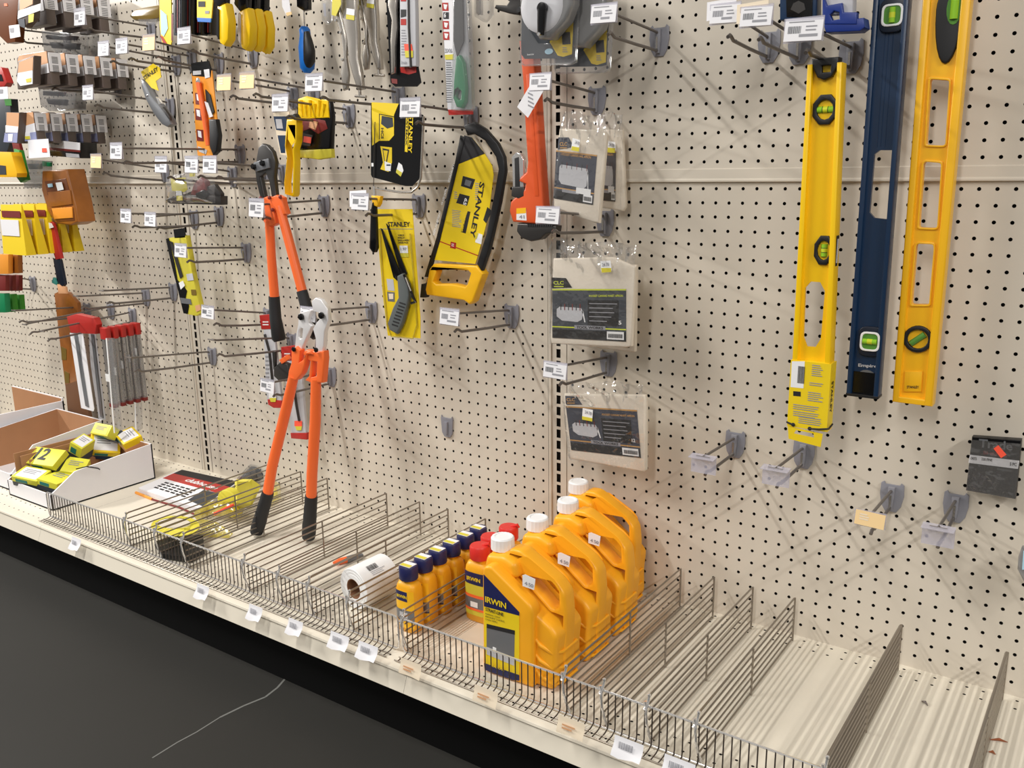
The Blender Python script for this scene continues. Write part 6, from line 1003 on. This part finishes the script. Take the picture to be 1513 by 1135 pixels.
for i, (x, h, ya, yb) in enumerate([(-67.0, 4.4, -16.4, -6.2), (-66.4, 4.1, -16.0, -6.6), (-65.8, 3.6, -15.4, -7.5), (-65.2, 3.0, -12.0, -8.2)]):
    mb = MB(); mb.obox((x-.1, (ya+yb)/2, DECK+h/2+.2), (.12, 0, 0), (0, yb-ya, 0), (-.35, .1, h), 'cardboard'); tag(mb.build('cardboard_flap', Vector((x, (ya+yb)/2, DECK))), ['leftmost brown cardboard divider in the white carton', 'second brown cardboard divider from the left in the white carton', 'third brown cardboard divider from the left in the white carton', 'brown cardboard divider nearest the yellow packs in the white carton'][i], 'cardboard divider', 'cardboard dividers in the white carton')
def ybox(px_, py_, h, w, l, d, yaw, pitch, roll, label, cols=('lime_box', 'bag_label'), txt=None, top='card_white'):
    P = onZ(px_, py_, DECK+h); M = Matrix.Translation(P) @ Matrix.Rotation(yaw, 4, 'Z') @ Matrix.Rotation(pitch, 4, 'X') @ Matrix.Rotation(roll, 4, 'Y'); t = thing('boxed_pack', label, 'boxed pack', P, 'yellow boxed packs in the white carton')
    mb = MB(M); mb.box(-w/2, w/2, -l/2, l/2, -d/2, d/2, cols[0], b=.04); mb.build('box', t); mb = MB(M); mb.box(-w/2-.01, w/2+.01, -l/2-.01, l/2+.01, -d/2, -d*.05, cols[1]); mb.box(-w*.4, w*.4, -l*.4, l*.4, d/2, d/2+.02, top) if top else None; mb.box(-w*.35, w*.1, -l/2-.03, -l/2, d*.0, d*.3, 'teal'); mb.build('printed_band', t)
    mb = MB(M)
    if txt: mb.text(txt, (-w*.3, -l*.2, d/2+.03), (1, 0, 0), (0, 1, 0), 'print_black', w=w*.4)
    else: lines(mb, (-w*.3, l*.2, d/2+.03), (1, 0, 0), (0, 1, 0), w*.6, l*.12, 3, 'print_grey', .4)
    mb.build('lettering', t)
ybox(70, 680, 3.5, 4.4, 2.4, 1.3, .25, .55, 0, 'yellow box marked 12 standing at the front dividers of the carton', txt='12', top=None)
ybox(48, 706, 2.2, 3.4, 2.2, 1.2, .3, .25, .1, 'yellow box with white top lying at the front left of the carton')
ybox(120, 664, 3.9, 1.6, 2.2, 2.6, .3, .2, .5, 'upright yellow and green box in the middle of the carton')
ybox(155, 660, 3.2, 3.2, 2.6, 1.5, .9, .7, .3, 'tilted white topped yellow box leaning at the middle of the carton', cols=('card_yellow', 'navy'))
ybox(160, 640, 4.9, 3.0, 1.4, 2.2, .1, .9, 0, 'lime box standing highest at the back of the carton', top='lemon')
ybox(192, 650, 4.2, 3.0, 2.2, 1.4, -.3, .3, .2, 'yellow box with white flap at the back right corner of the carton', cols=('card_yellow', 'pack_peach'))
ybox(88, 712, 1.9, 3.0, 3.2, 1.2, .2, 0, .1, 'flat yellow box low at the front right of the carton', top=None)
ybox(112, 694, 2.5, 2.4, 2.4, 1.4, .6, .4, .2, 'yellow box between the front boxes and the slanted carton wall', top=None)
# ================================================================ shelf edge price tags, crumbs
for i, (a, b, m_, l) in enumerate([(112, 803, 'card_white', 'curled white shelf tag furthest left on the shelf edge'), (299, 874, 'card_white', 'curled white shelf tag second from left on the shelf edge'), (377, 905, 'card_white', 'curled white shelf tag third from left on the shelf edge'), (436, 926, 'card_white', 'curled white shelf tag fourth from left on the shelf edge'), (501, 947, 'card_white', 'white shelf tag, left of two close together below the label roll'), (543, 962, 'card_white', 'white shelf tag, right of two close together below the label roll'), (606, 988, 'manila_light', 'faded tan shelf tag left of the printed jug label'), (717, 1029, 'manila_light', 'faded tan shelf tag right below the front jug'), (843, 1075, 'manila_light', 'faded tan shelf tag below the first divider right of the jugs'), (928, 1106, 'card_white', 'white shelf tag with barcode near the bottom centre'), (1003, 1135, 'card_white', 'white shelf tag cut by the bottom edge of the photo')]):
    P = onY(a, b, -20.75); u = Vector((0, -.18, .98)).normalized(); mb = MB(); w = 1.9 if m_ != 'card_white' or i > 3 else 1.6; h = 1.05; G = []
    for j in range(5):
        v = j/4; curl = (1-v)**2*(.5 if m_ == 'card_white' else .08)
        for k in range(5): G.append((P.x-w/2+w*k/4, -20.62-curl*.6-.16*(1-v)+(.0 if v > .3 else -.1*abs(k-2)/2), P.z+.5-1.05*(1-v)-(.12*math.sin(k*1.3) if v == 0 and m_ == 'card_white' else 0)))
    mb.add(G, [(j*5+k, j*5+k+1, (j+1)*5+k+1, (j+1)*5+k) for j in range(4) for k in range(4)], m_)
    if m_ == 'card_white': o = Vector((P.x-w*.3, -20.9, P.z-.1)); barcode(mb, o, (1, 0, 0), (0, .25, .97), w*.45, .4, 'print_grey', 8, i)
    else: o = Vector((P.x-w*.3, -20.82, P.z)); lines(mb, o, (1, 0, 0), (0, .2, .98), w*.5, .2, 2, 'pack_peach', .5)
    tag(mb.build('shelf_tag', Vector((P.x, -20.5, P.z))), l, 'shelf tag', 'shelf edge tags')
for i, (a, b, c, d, m_, l) in enumerate([(1463, 1093, 1489, 1097, 'leaf', 'long rust coloured wood chip at the right end of the shelf'), (1461, 1111, 1471, 1115, 'leaf', 'short rust coloured chip below the long one at the right'), (1362, 1036, 1371, 1043, 'pack_brown', 'tiny curled dark shaving in the last wide bay')]):
    A, B_ = onZ(a, b, DECK+.05), onZ(c, d, DECK+.05); mb = MB(); mb.tube([A, (A+B_)/2+Vector((0, .06, .08)), B_], [.03, .09, .02], m_, 6); tag(mb.build('wood_chip', A), l, 'wood chip', 'debris on the shelf')
